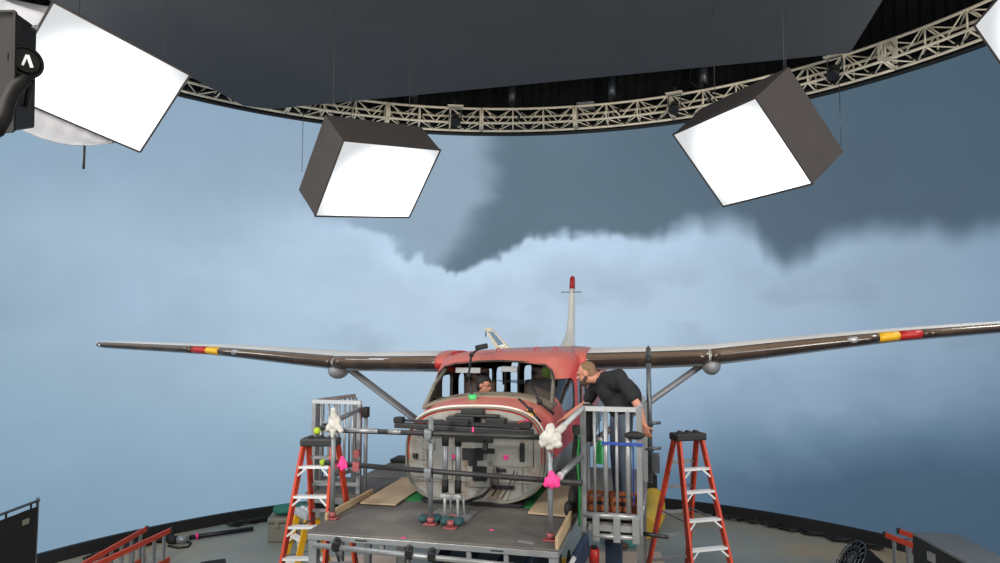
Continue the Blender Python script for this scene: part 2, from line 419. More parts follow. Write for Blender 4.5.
# --- dark overhead panel
pts = [GZ(272, 109, 7.9), GZ(244, 106, 7.9), S(-5.35, -9.3, 7.9), S(4.75, -9.3, 7.9), GZ(850, 53, 7.9)]
t = thing('overhead_panel', 'large flat dark grey panel hanging under the roof above the aircraft', 'ceiling panel', S(0, -2, 7.9))
MB().prism(pts, (0, 0, .22)).build('panel_face', 'panel', t)
fr = MB()
for p, q in zip(pts, pts[1:] + pts[:1]): fr.bar(p + V3((0, 0, .26)), q + V3((0, 0, .26)), .08)
fr.build('frame', 'blackmetal', t)
for u, v in ((-4.2, .6), (3.8, .4), (-4.6, -8), (4.2, -8)):
    MB().tube(S(u, v, 8.12), S(u, v, 12), .012, n=6).build('hanging_cable', 'cable', t)

# --- circular truss
RI, RO, ZB, ZT, DZ = 7.72, 8.06, 8.28, 8.6, -.08             # inner and outer radius, heights, drop of the outer side
t = thing('circular_truss', 'curved silver box truss running round the top of the cloud screen', 'truss', V3((0, ROOMC, ZB)), 0)
NSEC = 15; SA = math.radians(15.2); st = -NSEC * SA / 2 + .08
zz_ = lambda r, z: z if r == RI else z + DZ
for k in range(NSEC):
    a0 = st + k * SA; sec = MB(); lat = MB(); G_ = .003
    for r in (RI, RO):
        for z in (ZB, ZT):
            sec.ptube([ringp(lerp(a0 + .001, a0 + SA - .001, i / 8), r, zz_(r, z)) for i in range(9)], .027, 8)
    so = sec.build('truss_section', 'truss', t)
    nb = 3; pp = lambda a, r, z: ringp(a, r, zz_(r, z))
    for i in range(nb + 1):
        a = lerp(a0 + G_, a0 + SA - G_, i / nb); rr = .024 if i in (0, nb) else .017
        for r in (RI, RO): lat.tube(pp(a, r, ZB), pp(a, r, ZT), rr, n=6)
        for z in (ZB, ZT): lat.tube(pp(a, RI, z), pp(a, RO, z), rr, n=6)
    for i in range(nb):
        a = lerp(a0 + G_, a0 + SA - G_, i / nb); c = lerp(a0 + G_, a0 + SA - G_, (i + 1) / nb); h = (a + c) / 2
        for r in (RI, RO):
            lat.tube(pp(a + .006, r, ZT), pp(h, r, ZB), .013, n=6); lat.tube(pp(h, r, ZB), pp(c - .006, r, ZT), .013, n=6)
        for z in (ZB, ZT):
            lat.tube(pp(a, RI, z), pp(h, RO, z), .012, n=6); lat.tube(pp(h, RO, z), pp(c, RI, z), .012, n=6)
    lat.build('lattice', 'truss', so)
# joint plate with an eight-sided hole
th0, _ = ring_at(888, 48, RI)
def octo(th, r, half, zc, o):
    return [ringp(th + half / r * sx, r, zc + half * sz) for sx, sz in o]
sq = [(1, -1), (1, 0), (1, 1), (0, 1), (-1, 1), (-1, 0), (-1, -1), (0, -1)]
oc = [(.8 * math.cos(PI * 2 * (i + .5) / 8 - PI * 3 / 8 - PI / 8), .8 * math.sin(PI * 2 * (i + .5) / 8 - PI * 3 / 8 - PI / 8)) for i in range(8)]
oc = [(.45, -.8), (.8, 0), (.45, .8), (0, .8), (-.45, .8), (-.8, 0), (-.45, -.8), (0, -.8)]
g = MB()
A, B = octo(th0, RI - .03, .17, (ZB + ZT) / 2, sq), octo(th0, RI - .03, .17, (ZB + ZT) / 2, oc)
A2, B2 = octo(th0, RI - .015, .17, (ZB + ZT) / 2, sq), octo(th0, RI - .015, .17, (ZB + ZT) / 2, oc)
g.add(A + B + A2 + B2, [(i, (i + 1) % 8, 8 + (i + 1) % 8, 8 + i) for i in range(8)] + [(16 + i, 24 + i, 24 + (i + 1) % 8, 16 + (i + 1) % 8) for i in range(8)]
      + [(i, 16 + i, 16 + (i + 1) % 8, (i + 1) % 8) for i in range(8)] + [(8 + i, 8 + (i + 1) % 8, 24 + (i + 1) % 8, 24 + i) for i in range(8)])
g.build('joint_plate', 'truss', t)
cb = MB()
cb.ptube([ringp(lerp(-1.2, 1.2, i / 60), 8.0, ZB - .03 + .008 * math.sin(i * 1.7)) for i in range(61)], .016, 6)
cb.build('cable_loom', 'cable', t)
# hoists that carry the truss
HO = [('grey drum hoist above the truss near the middle, left of the tail fin', 512), ('grey drum hoist above the truss to the right of the tail fin', 612),
      ('hoist with looping cables above the truss beside the right softbox', 704), ('dark hoist above the truss over the left softbox', 414)]
h0 = None
for i, (lb, px) in enumerate(HO):
    th, _ = ring_at(px, 100, 7.9); base = ringp(th, 7.9, 8.62); RM = Matrix.Translation(base) @ Matrix.Rotation(-th, 4, 'Z')
    if h0 is None:
        h0 = thing('chain_hoist', lb, 'hoist', base, -th, 'hoists on the truss')
        MB().tube(base + V3((0, 0, .16)), base + V3((0, 0, .62)), .085, n=14).build('drum', 'steel', h0)
        MB().ptube([base + V3((0, 0, .62)), base + V3((0, 0, 3.38))], .01, 6).build('lift_chain', 'steel', h0)
        MB().ptube([base + V3((.12, 0, .52)), base + V3((.2, 0, .2)), base + V3((.17, -.1, -.12)), base + V3((.12, -.18, -.3))], .026, 6).build('strap', 'blackmetal', h0)
        MB().box(base + V3((0, 0, .1)), (.1, .4, .12)).tube(base + V3((0, -.15, .1)), base + V3((0, -.15, .04)), .02).build('hook_bracket', 'blackmetal', h0)
        if False: pass
    else:
        h = dup(h0, RM, lb, 'hoists on the truss')
        if i == 2:
            for k in (-1, 1):
                inv = RM
                lp = MB().ptube([base + V3((k * .05, 0, .6)), base + V3((k * .25, 0, .5)), base + V3((k * .3, 0, .25)), base + V3((k * .18, -.1, .08)), base + V3((k * .04, -.15, .05))], .014, 6)
                lp.build('cable_loop', 'cable', h)
# lamps hung in the truss
s0 = None
for i, (lb, px, py) in enumerate([('small black stage lamp clamped in the truss left of centre, above the left wing root', 455, 118), ('flat topped stage lamp clamped in the truss left of the right softbox', 676, 104),
                        ('small stage lamp clamped on the truss at far right of the dark panel', 838, 72)]):
    th, _ = ring_at(px, py, RI); base = ringp(th, RI - .12, ZB - .02); RM = Matrix.Translation(base) @ Matrix.Rotation(-th, 4, 'Z')
    if s0 is None:
        s0 = thing('stage_lamp', lb, 'stage lamp', base, -th, 'small lamps on the truss')
        R = Matrix.Rotation(-th, 3, 'Z')
        MB().tube(base + R @ V3((0, .02, .12)), base + R @ V3((0, -.1, -.06)), .085, .11, 14).build('lamp_body', 'blackmetal', s0)
        MB().ptube([base + R @ V3((-.13, 0, .06)), base + R @ V3((-.13, 0, .3)), base + R @ V3((.13, 0, .3)), base + R @ V3((.13, 0, .06))], .014, 6).build('yoke', 'steel', s0)
        MB().box(base + R @ V3((0, .05, .34)), (.34, .26, .025), R).build('top_shield', 'truss', s0)
        MB().box(base + R @ V3((0, .1, .42)), (.06, .1, .14), R).build('hook_clamp', 'blackmetal', s0)
    else: dup(s0, RM, lb, 'small lamps on the truss')
th, _ = ring_at(586, 100, 7.9); p = ringp(th, 7.9, ZT - .01)
tag(MB().box(p + V3((0, 0, .06)), (.38, .25, .12), Matrix.Rotation(-th, 3, 'Z')).build('power_box', 'alu', bevel=.01), 'small silver box lying on top of the truss right of the tail fin', 'box')

# ================================================================== softboxes
def Rxyz(rx, ry, rz): return (Matrix.Rotation(rz, 3, 'Z') @ Matrix.Rotation(ry, 3, 'Y') @ Matrix.Rotation(rx, 3, 'X'))
def softbox(label, pos, rot, h, d, ztop=7.9, bag=False):
    w = 1.5; R = Rxyz(*rot); pos = V3(pos); q = lambda x, y, z: pos + R @ V3((x, y, z))
    t = bpy.data.objects.new('softbox', None); C.objects.link(t)
    RM = Matrix.Translation(pos) @ R.to_4x4(); t.matrix_world = RM; ROOT[t.name] = RM
    tag(t, label, 'softbox', 'softboxes hanging over the aircraft')
    a, e = w / 2, h / 2
    sides = [[(-a, -e), (-a, e)], [(-a, e), (a, e)], [(a, e), (a, -e)], [(a, -e), (-a, -e)]]
    if not bag:
        for (p0, p1) in sides:
            m = MB(); N_ = 10; th = .012
            g = lambda s_, y, o: ((lerp(p0[0], p1[0], s_)) * (1 - o) , y, (lerp(p0[1], p1[1], s_)) * (1 - o))
            rs = []
            for i in range(N_ + 1):
                y = lerp(0, d, i / N_)
                o = .012 * math.sin(PI * i / N_)
                rs.append([q(*g(0, y, 0)), q(*g(.5, y, o)), q(*g(1, y, 0)), q(*g(1, y, .02)), q(*g(.5, y, .02 + o)), q(*g(0, y, .02))])
            m.loft(rs, smooth=False).build('side_panel', 'softblack', t)
        MB().prism([q(-a, d, -e), q(a, d, -e), q(a, d, e), q(-a, d, e)], R @ V3((0, .02, 0))).build('back_panel', 'softblack', t)
    else:
        m = MB(); rs = []
        for i in range(11):                                      # white cloth bag bulging behind the frame
            f = i / 10; y = lerp(.02, d * 1.25, f); k = .10 * math.sin(PI * min(1, f * 1.6)) if f < .62 else .1 * math.sin(PI * min(1, f * 1.6))
            rr = []
            for j in range(48):
                an = 2 * PI * j / 48; ca_, sa_ = math.cos(an), math.sin(an)
                mx = max(abs(ca_), abs(sa_)); x, z = ca_ / mx * a, sa_ / mx * e
                bul = math.sin(PI * min(1, f * 1.25)) if f < .8 else 0
                lx = 1 + (.62 if x < 0 else -.06) * bul; lz = 1 if z < 0 else .74 - .25 * bul - (.35 if x > 0 else 0)
                wob = 1 + .012 * math.sin(j * 2.3 + i)
                rr.append(q(x * lx * (1 - .25 * f) * wob, y, z * lz * (1 - .15 * f) * wob))
            rs.append(rr)
        m.loft(rs).build('cloth_bag', 'softwhite', t, label='loose white diffusion cloth behind the frame')
        m = MB(); rs = []
        for i in range(25):                                      # white cloth sagging under the lower edge
            f = i / 24; e0 = q(lerp(-a, a * .62, f), .05, -e); drop = .34 * math.sin(PI * min(1, .30 + .70 * f)) ** .8 + .002
            rr = []
            for j in range(9):
                g_ = j / 8; rr.append(e0 + V3((0, .10 * math.sin(PI * g_) + .012 * math.sin(f * 40 + g_ * 3), -drop * g_)))
            rs.append(rr)
        sg_ = m.loft(rs, caps=(False, False), closed=False).build('cloth_skirt', 'softwhite', t, label='loose white diffusion cloth sagging below the frame')
        md_ = sg_.modifiers.new('t', 'SOLIDIFY'); md_.thickness = .01
        p = q(a * .13, .05, -e) + V3((0, .03, -.2)); MB().tube(p, p + V3((0, 0, -.3)), .014, n=6).build('cloth_tie', 'black', t)
    MB().add([q(-a + .01, -.004, -e + .01), q(a - .01, -.004, -e + .01), q(a - .01, -.004, e - .01), q(-a + .01, -.004, e - .01)], [(0, 1, 2, 3)]).build('diffuser', 'diffuser', t)
    m = MB()
    cs = [q(-a, -.002, -e), q(a, -.002, -e), q(a, -.002, e), q(-a, -.002, e)]
    for p0, p1 in zip(cs, cs[1:] + cs[:1]): m.bar(p0, p1, .022, .022, up=R @ V3((0, 1, 0)))
    m.build('frame', 'softblack', t)
    for x, z in ((-a * .8, e * .8), (a * .8, e * .8), (0, -e * .8)):
        p = q(x, d + .02, z); MB().tube(p, V3((p.x, p.y, ztop)), .004, n=6).build('hanging_cable', 'panel', t)
    return t
softbox('black softbox hanging left of centre over the left wing', (-1.621, 9.254, 5.682), (.793, -.098, .745), 1.177, .537)
softbox('black softbox hanging right of centre, tilted like a diamond', (2.823, 8.171, 5.75), (.711, -.002, -1.203), 1.155, .589)
softbox('big softbox with loose white cloth at top left behind the lamp head', (-4.518, 7.738, 6.487), (.736, .237, .885), 1.17, .55, bag=True)
softbox('softbox cut off by the top right corner of the photo', (5.34, 6.559, 6.702), (.318, -.282, -1.614), 1.17, .55, 12)
# safety lines
for lb, (x, y0, y1), r_ in (('thin safety line hanging from the truss beside the centre left softbox', (303, 122, 172), 7.72), ('thin safety line hanging from the truss beside the diamond softbox', (839, 80, 146), 7.72)):
    th, zt_ = ring_at(x, y0, r_); a_ = ringp(th, r_, 8.28); d_ = V3(ray(x, y1)); k_ = a_.y / d_.y; b_ = V3((a_.x, a_.y, CAMZ + d_.z * k_))
    m = MB().tube(b_, a_, .006, n=6)
    tag(m.build('safety_line', 'steel', base=b_), lb, 'cable', 'safety lines')
# --- lamp head at the left edge
t = thing('lamp_head', 'dark grey lamp head with curved yoke at the left edge of the photo', 'lamp', PY(0, 130, 3.4), 0)
Y = 3.4
def fx(px, py, y=Y): return PY(px, py, y)
fr_, bk_ = 3.32, 3.85
b = MB()
# housing turned a little: side face seen right of the front edge x=14
o = [fx(-70, 12, 3.5), fx(15, 11, 3.4), fx(37, 27, 3.78), fx(-40, 30, 3.9)]
u = [fx(-70, 140, 3.5), fx(13, 131, 3.4), fx(35, 128, 3.78), fx(-40, 128, 3.9)]
b.hexa(u, o).build('housing', 'fixture', t, bevel=.012)
b = MB().bar(fx(15.5, 12, 3.39), fx(13.5, 131, 3.39), .012).bar(fx(-60, 12.5, 3.46), fx(15, 11.5, 3.39), .012).bar(fx(-60, 137, 3.46), fx(13, 131, 3.39), .012)
b.build('corner_trim', 'fixture2', t)
kc = fx(22, 64, 3.50); vd = V3((.80, -.60, .03)).normalized()
kn = MB().tube(kc - vd * .02, kc + vd * .045, .076, .082, 28).tube(kc + vd * .045, kc + vd * .062, .062, .058, 24).build('knob', 'fixture2', t)
s1 = vd.cross(V3((0, 0, 1))).normalized(); s2 = s1.cross(vd).normalized(); kf = kc + vd * .062
MB().ptube([kc + vd * .045 + (s1 * math.cos(i * PI / 16) + s2 * math.sin(i * PI / 16)) * .076 for i in range(32)], .010, 8, closed=True).build('rim', 'fixture', kn)
em = MB()
kf2 = kf + vd * .004; ex = -s1 if s1.x < 0 else s1
em.bar(kf2 + ex * -.020 + s2 * -.03, kf2 + ex * -.002 + s2 * .030, .003, .011, up=ex)
em.bar(kf2 + ex * .022 + s2 * -.03, kf2 + ex * .001 + s2 * .030, .003, .016, up=ex)
em.build('emblem', 'emblem', kn, label='white lambda shaped emblem on the knob')
b = MB()
yp = [fx(27, 79, 3.44), fx(21, 83, 3.42), fx(13, 91, 3.38), fx(7, 103, 3.34), fx(4, 117, 3.31), fx(-3, 130, 3.29), fx(-20, 140, 3.28)]
yw = [.05, .055, .06, .06, .06, .06, .06]
b.ptube(yp, [.028, .034, .036, .036, .036, .036, .034], 10)
b.build('yoke', 'fixture2', t)
MB().tube(fx(31, 80, 3.55), fx(25, 107, 3.55), .014, .010, 10).build('lock_lever', 'fixture2', t)
MB().tube(fx(34, 28, 3.6), fx(36, 27, 3.5), .012).build('latch_pin', 'alu', t)
p = fx(-35, 12, 3.6); MB().tube(p, V3((p.x, p.y, 7.9)), .02, n=8).build('hanging_pole', 'blackmetal', t)

# ================================================================== aircraft
ROLL = .025
def PL(a, v, h): return S(a, v, h + ROLL * a)
air = thing('aircraft', 'red and white high wing propeller aircraft without its engine, nose towards us', 'aircraft', S(0, 0, DECK))
def tab(tb, x):
    if x <= tb[0][0]: return tb[0][1:]
    for r0, r1 in zip(tb, tb[1:]):
        if x <= r1[0]:
            t_ = (x - r0[0]) / (r1[0] - r0[0]); return [lerp(a_, b_, t_) for a_, b_ in zip(r0[1:], r1[1:])]
    return tb[-1][1:]
#        v     hw    zb     zt    n
FUS = [(-2.15, .79, 1.79, 2.84, 3.0), (-1.95, .84, 1.785, 2.88, 2.9), (-1.55, .885, 1.79, 2.915, 2.8), (-1.35, .90, 1.79, 3.03, 3.0), (-.95, .925, 1.79, 3.265, 3.6),
       (-.72, .955, 1.79, 3.37, 4.8), (-.45, .985, 1.79, 3.415, 6.5), (.2, .99, 1.79, 3.425, 7.0), (2.0, .98, 1.8, 3.415, 6.0), (4.4, .92, 1.9, 3.38, 4.0), (5.1, .70, 2.2, 3.36, 3.0), (5.3, .6, 2.4, 3.33, 2.8)]
FC = .025
def fring(v, n=72, sh=0.):
    hw, zb, zt, e = tab(FUS, v); zc = lerp(zb, zt, .5); out = []
    for j in range(n):
        an = 2 * PI * j / n; c_, s_ = math.cos(an), math.sin(an)
        out.append(PL(FC + math.copysign(abs(c_) ** (2 / e), c_) * (hw - sh), v, zc + math.copysign(abs(s_) ** (2 / e), s_) * ((zt - zb) / 2 - sh)))
    return out
vsn = [-2.15, -2.05, -1.95, -1.75, -1.55, -1.45, -1.35, -1.15, -.95, -.83, -.72, -.6, -.45, -.2, .2, .6, 1.0, 1.5, 2.0, 2.6, 3.2, 3.8, 4.4, 4.75, 5.1, 5.3]
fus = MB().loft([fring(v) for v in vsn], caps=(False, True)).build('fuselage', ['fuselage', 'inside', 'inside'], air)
so = fus.modifiers.new('skin', 'SOLIDIFY'); so.thickness = .045; so.offset = -1; so.material_offset = 1; so.material_offset_rim = 0
evaluated(fus)
INV = ROOT[air.name].inverted()
def cutter(poly, ext):
    m = MB().prism(poly, ext); me = m.mesh('cut', INV); me.materials.append(M['inside']); return me
def rrect(a0, a1, b0, b1, r, k=5):
    out = []
    for cx, cy, st_ in ((a1 - r, b1 - r, 0), (a0 + r, b1 - r, PI / 2), (a0 + r, b0 + r, PI), (a1 - r, b0 + r, 1.5 * PI)):
        for i in range(k + 1): an = st_ + PI / 2 * i / k; out.append((cx + r * math.cos(an), cy + r * math.sin(an)))
    return out
cuts = []
WS = [(-.78, 2.80), (-.6, 2.855), (-.35, 2.905), (0, 2.925), (.35, 2.905), (.55, 2.86), (.78, 2.77), (.80, 2.80), (.79, 2.92), (.76, 3.08), (.71, 3.18), (.62, 3.245), (.3, 3.29), (0, 3.305), (-.3, 3.30), (-.6, 3.275), (-.76, 3.24), (-.83, 3.15), (-.825, 2.95), (-.80, 2.83)]
cuts.append(cutter([PL(u_, -1.95, z_) for u_, z_ in WS], S(0, 1.43, 0) - S(0, 0, 0)))
LWIN = [(-.42, .08, 2.66, 3.10, .08), (.38, .80, 2.64, 3.08, .1), (1.22, 1.62, 2.62, 3.08, .1), (2.02, 2.5, 2.60, 3.06, .1), (2.66, 3.38, 2.56, 3.06, .1), (3.72, 4.42, 2.34, 3.1, .06), (4.62, 5.0, 2.56, 3.0, .08)]
for v0, v1, z0, z1, r in LWIN:
    cuts.append(cutter([PL(-1.2, a_, b_) for a_, b_ in rrect(v0, v1, z0, z1, r)], S(.6, 0, 0) - S(0, 0, 0)))
RWIN = [(-1.30, -.74, 2.70, 3.08, .07), (-.58, -.30, 2.70, 3.10, .06), (-.16, .25, 2.70, 3.10, .06), (1.22, 1.62, 2.62, 3.08, .1), (2.02, 2.5, 2.6, 3.06, .1)]
for v0, v1, z0, z1, r in RWIN:
    cuts.append(cutter([PL(.6, a_, b_) for a_, b_ in rrect(v0, v1, z0, z1, r)], S(.6, 0, 0) - S(0, 0, 0)))
tmp = []
for me in cuts:
    bmx = bmesh.new(); bmx.from_mesh(me); bmesh.ops.recalc_face_normals(bmx, faces=bmx.faces); bmx.to_mesh(me); bmx.free()
    co = bpy.data.objects.new('cut', me); C.objects.link(co); co.parent = air; tmp.append(co)
    md = fus.modifiers.new('b', 'BOOLEAN'); md.operation = 'DIFFERENCE'; md.solver = 'EXACT'; md.object = co
bpy.context.view_layer.update()
evaluated(fus)
for co in tmp: bpy.data.objects.remove(co, do_unlink=True)
for p_ in fus.data.polygons: p_.use_smooth = True
try:
    fus.data.set_sharp_from_angle(angle=math.radians(38))
except Exception: pass
# panes of the side windows
for v0, v1, z0, z1, r in RWIN[:3]:
    def hull_u(v_, z_):
        hw, zb, zt, e = tab(FUS, v_); return FC + hw * (1 - min(1, abs(z_ - (zb + zt) / 2) / ((zt - zb) / 2)) ** e) ** (1 / e) - .016
    m = MB(); rs = []
    for i in range(9):
        v_ = lerp(v0 - .004, v1 + .004, i / 8); rs.append([PL(hull_u(v_, lerp(z0, z1, j / 6)), v_, lerp(z0 - .004, z1 + .004, j / 6)) for j in range(7)])
    m.loft(rs, caps=(False, False), closed=False).build('window_pane', 'glass', air)
# firewall
fw = MB(); R0, R1 = fring(-2.13, 72, .03), fring(-2.15, 72, .03)
fw.loft([R0, R1], caps=(True, True), smooth=False)
fwo = fw.build('firewall', 'firewall', air, label='aged grey metal bulkhead where the engine was')
MB().ptube(fring(-2.16, 72, .0), .013, 8, closed=True).build('nose_rim', 'case', air)
MB().ptube(fring(-2.10, 72, -.006), .012, 8, closed=True).build('nose_band', 'white', air)
sm_ = MB()
for u_ in (-.52, .3, .58): sm_.bar(PL(u_, -2.156, 1.9), PL(u_, -2.156, 2.6), .012, .006, up=(AY[0], AY[1], 0))
for z_ in (2.02, 2.26, 2.52): sm_.bar(PL(-.66, -2.156, z_), PL(.7, -2.156, z_), .006, .012, up=(0, 0, 1))
sm_.build('seam', 'case', fwo)
for u_, z_, w_, h_ in ((-.5, 2.42, .14, .1), (.44, 2.42, .52, .44), (.1, 2.12, .3, .3), (-.35, 2.2, .26, .3)):
    MB().box(PL(u_, -2.163, z_), (w_, .012, h_), RS).build('access_panel', 'firewall', fwo, bevel=.004)
rv = MB()
for k in range(26):
    for z_ in (2.06, 2.5): rv.ell(PL(-.62 + k * .05, -2.166, z_ + .01), .006, nu=6, nv=4)
for k in range(13):
    for u_ in (-.56, .22, .64): rv.ell(PL(u_, -2.166, 1.98 + k * .045), .006, nu=6, nv=4)
rv.build('rivets', 'steel', fwo)
for u_, z_, w_, h_ in ((.02, 2.33, .24, .16), (.16, 2.37, .22, .07), (.1, 2.12, .16, .2), (.58, 2.36, .05, .26), (.36, 1.98, .26, .05), (.2, 2.53, .3, .05), (.02, 2.24, .1, .1), (-.66, 2.3, .05, .07), (.34, 2.16, .1, .05)):
    MB().box(PL(u_, -2.172, z_), (w_, .03, h_ * .8), RS).build('bracket', 'blackmetal', fwo, bevel=.006)
for u_, z_ in ((-.19, 2.3), (.4, 2.3), (.62, 2.68), (.5, 2.08)):
    m = MB(); 
    for an in (.7, -.85): m.box(PL(u_, -2.178, z_), (.07, .006, .02), RS @ Matrix.Rotation(an, 3, 'Y'))
    m.build('tape_cross', 'pink', fwo, label='pink tape mark')
MB().ptube([PL(.1, -2.2, 2.1), PL(.24, -2.24, 2.12), PL(.26, -2.25, 2.0), PL(.16, -2.26, 1.9), PL(-.05, -2.3, 1.83)], .018, 8).build('hose', 'cable', fwo)
MB().ptube([PL(.3, -2.2, 2.2), PL(.33, -2.22, 2.0), PL(.26, -2.24, 1.9)], .008, 6).ptube([PL(.5, -2.2, 2.16), PL(.44, -2.22, 2.0), PL(.36, -2.24, 1.86)], .007, 6).build('wire', 'cable', fwo)
# equipment in the top of the nose
nb_ = MB()
nb_.box(PL(.0, -2.24, 2.625), (1.2, .16, .06), RS)
bay = nb_.build('equipment_shelf', 'blackmetal', air, bevel=.006)
for u_, z_, w_, h_ in ((-.1, 2.7, .32, .1), (.3, 2.7, .22, .07), (-.42, 2.68, .2, .06), (.52, 2.67, .14, .05), (.08, 2.76, .5, .03)):
    MB().box(PL(u_, -2.22, z_), (w_, .12, h_), RS).build('equipment_box', 'blackmetal', bay, bevel=.008)
for u_ in (-.55, -.46, .6):
    MB().box(PL(u_, -2.26, 2.69), (.07, .06, .045), RS).build('connector', 'redpaint', bay, bevel=.008)
MB().box(PL(.02, -2.17, 2.80), (.26, .08, .05), RS).build('cowl_latch', 'blackmetal', air, bevel=.006)
MB().box(PL(.66, -2.04, 2.78), (.1, .16, .012), RS @ Matrix.Rotation(.7, 3, 'Y')).build('yellow_sticker', 'yellow', air)
# glare shield
g = MB(); rs = []
for i in range(9):
    f = i / 8; v = lerp(-1.62, -1.02, f)
    rs.append([PL(FC + x * lerp(.80, .84, f), v, 2.915 - .13 * abs(x) ** 2.4 + .05 * math.sin(PI * min(1, f * .9)) - .04 * f) for x in [k / 12 - 1 for k in range(25)]])
g.loft(rs, caps=(False, False), closed=False)
gs = g.build('glare_shield', 'dash', air); md = gs.modifiers.new('t', 'SOLIDIFY'); md.thickness = .03
MB().box(PL(0, -1.05, 2.66), (1.6, .08, .36), RS).build('instrument_panel', 'inside', air)
# posts and trim inside the windshield
MB().ptube([PL(.80, -1.52, 2.76), PL(.765, -1.2, 2.98), PL(.70, -.86, 3.18)], .022, 8).build('windshield_post', 'case', air)
MB().ptube([PL(-.785, -1.52, 2.78), PL(-.785, -1.15, 3.02), PL(-.74, -.82, 3.2)], .022, 8).build('windshield_post', 'case', air)
fr = MB()
for (u_, z_) in [(0, 0)]:
    pts = []
    for (a_, b_) in WS:
        # put the seal on the hull: find v where the hull reaches this point
        vv = -1.9
        while vv < -.5:
            hw, zb, zt, e = tab(FUS, vv); zc = (zb + zt) / 2
            if (abs(a_ - FC) / hw) ** e + (abs(b_ - zc) / ((zt - zb) / 2)) ** e < 1: break
            vv += .02
        pts.append(PL(a_, vv, b_))
    fr.ptube(pts, .014, 6, closed=True)
fr.build('windshield_seal', 'inside', air)
for u0, u1, z_ in ((-.62, -.28, 3.2), (.0, .22, 3.21)):
    MB().box(PL((u0 + u1) / 2, -.74, z_ - .02), (u1 - u0, .02, .07), RS @ Matrix.Rotation(-.25, 3, 'X')).build('sun_visor', 'strut', air)
# seats
for sx in (-.42, .44):
    st_ = MB().box(PL(sx, -.55, 2.28), (.48, .5, .14), RS).build('pilot_seat', 'seat', air, bevel=.04)
    MB().box(PL(sx, -.26, 2.66), (.46, .12, .72), RS @ Matrix.Rotation(-.12, 3, 'X')).build('seat_back', 'seat', st_, bevel=.05)
    MB().box(PL(sx, -.22, 3.10), (.26, .09, .18), RS).build('headrest', 'seat', st_, bevel=.04)
    MB().box(PL(sx, -.5, 2.05), (.34, .36, .34), RS).build('seat_base', 'inside', st_)
MB().ell(PL(.56, -.30, 3.13), (.09, .05, .1)).build('green_pad', pm('dull green pad', (96, 120, 50), .8), air)
MB().box(PL(0, 1.3, 1.95), (1.66, 6.2, .06), RS).build('cabin_floor', 'inside', air)
# dark posts left of the cabin (inside), hanging strap
MB().bar(PL(-.84, 2.95, 3.1), PL(-.84, 2.98, 2.72), .07, .02).build('hanging_strap', 'black', air)
# wings
WT = [(.9, 3.265, .315, 2.0, -.30), (2.0, 3.278, .305, 1.97, -.29), (2.66, 3.295, .295, 1.93, -.27), (3.4, 3.365, .272, 1.8, -.19), (4.1, 3.432, .235, 1.66, -.12), (5.0, 3.512, .182, 1.5, -.05), (7.06, 3.635, .135, 1.2, .04), (7.2, 3.645, .11, 1.0, .1), (7.28, 3.65, .05, .6, .25)]
AF = [(1, 0), (.8, .20), (.6, .36), (.4, .47), (.28, .5), (.16, .45), (.10, .385), (.055, .30), (.03, .23), (.008, .11), (0, 0), (.008, -.12), (.03, -.24), (.06, -.32), (.12, -.41), (.18, -.46), (.28, -.5), (.4, -.47), (.6, -.33), (.8, -.16)]
def wring(a, sgn, grow=0., sel=None):
    z, th, ch, le = tab(WT, a); out = []
    for x, y in (AF if sel is None else [AF[i] for i in sel]):
        out.append(PL(sgn * a, le + x * ch - (grow if x < .02 else 0), z + y * th + math.copysign(grow, y) if y else z + y * th))
    return out
AS = [.9, 1.4, 2.0, 2.66, 3.2, 3.8, 4.4, 5.0, 5.6, 6.2, 6.9, 7.06, 7.2, 7.24, 7.28]
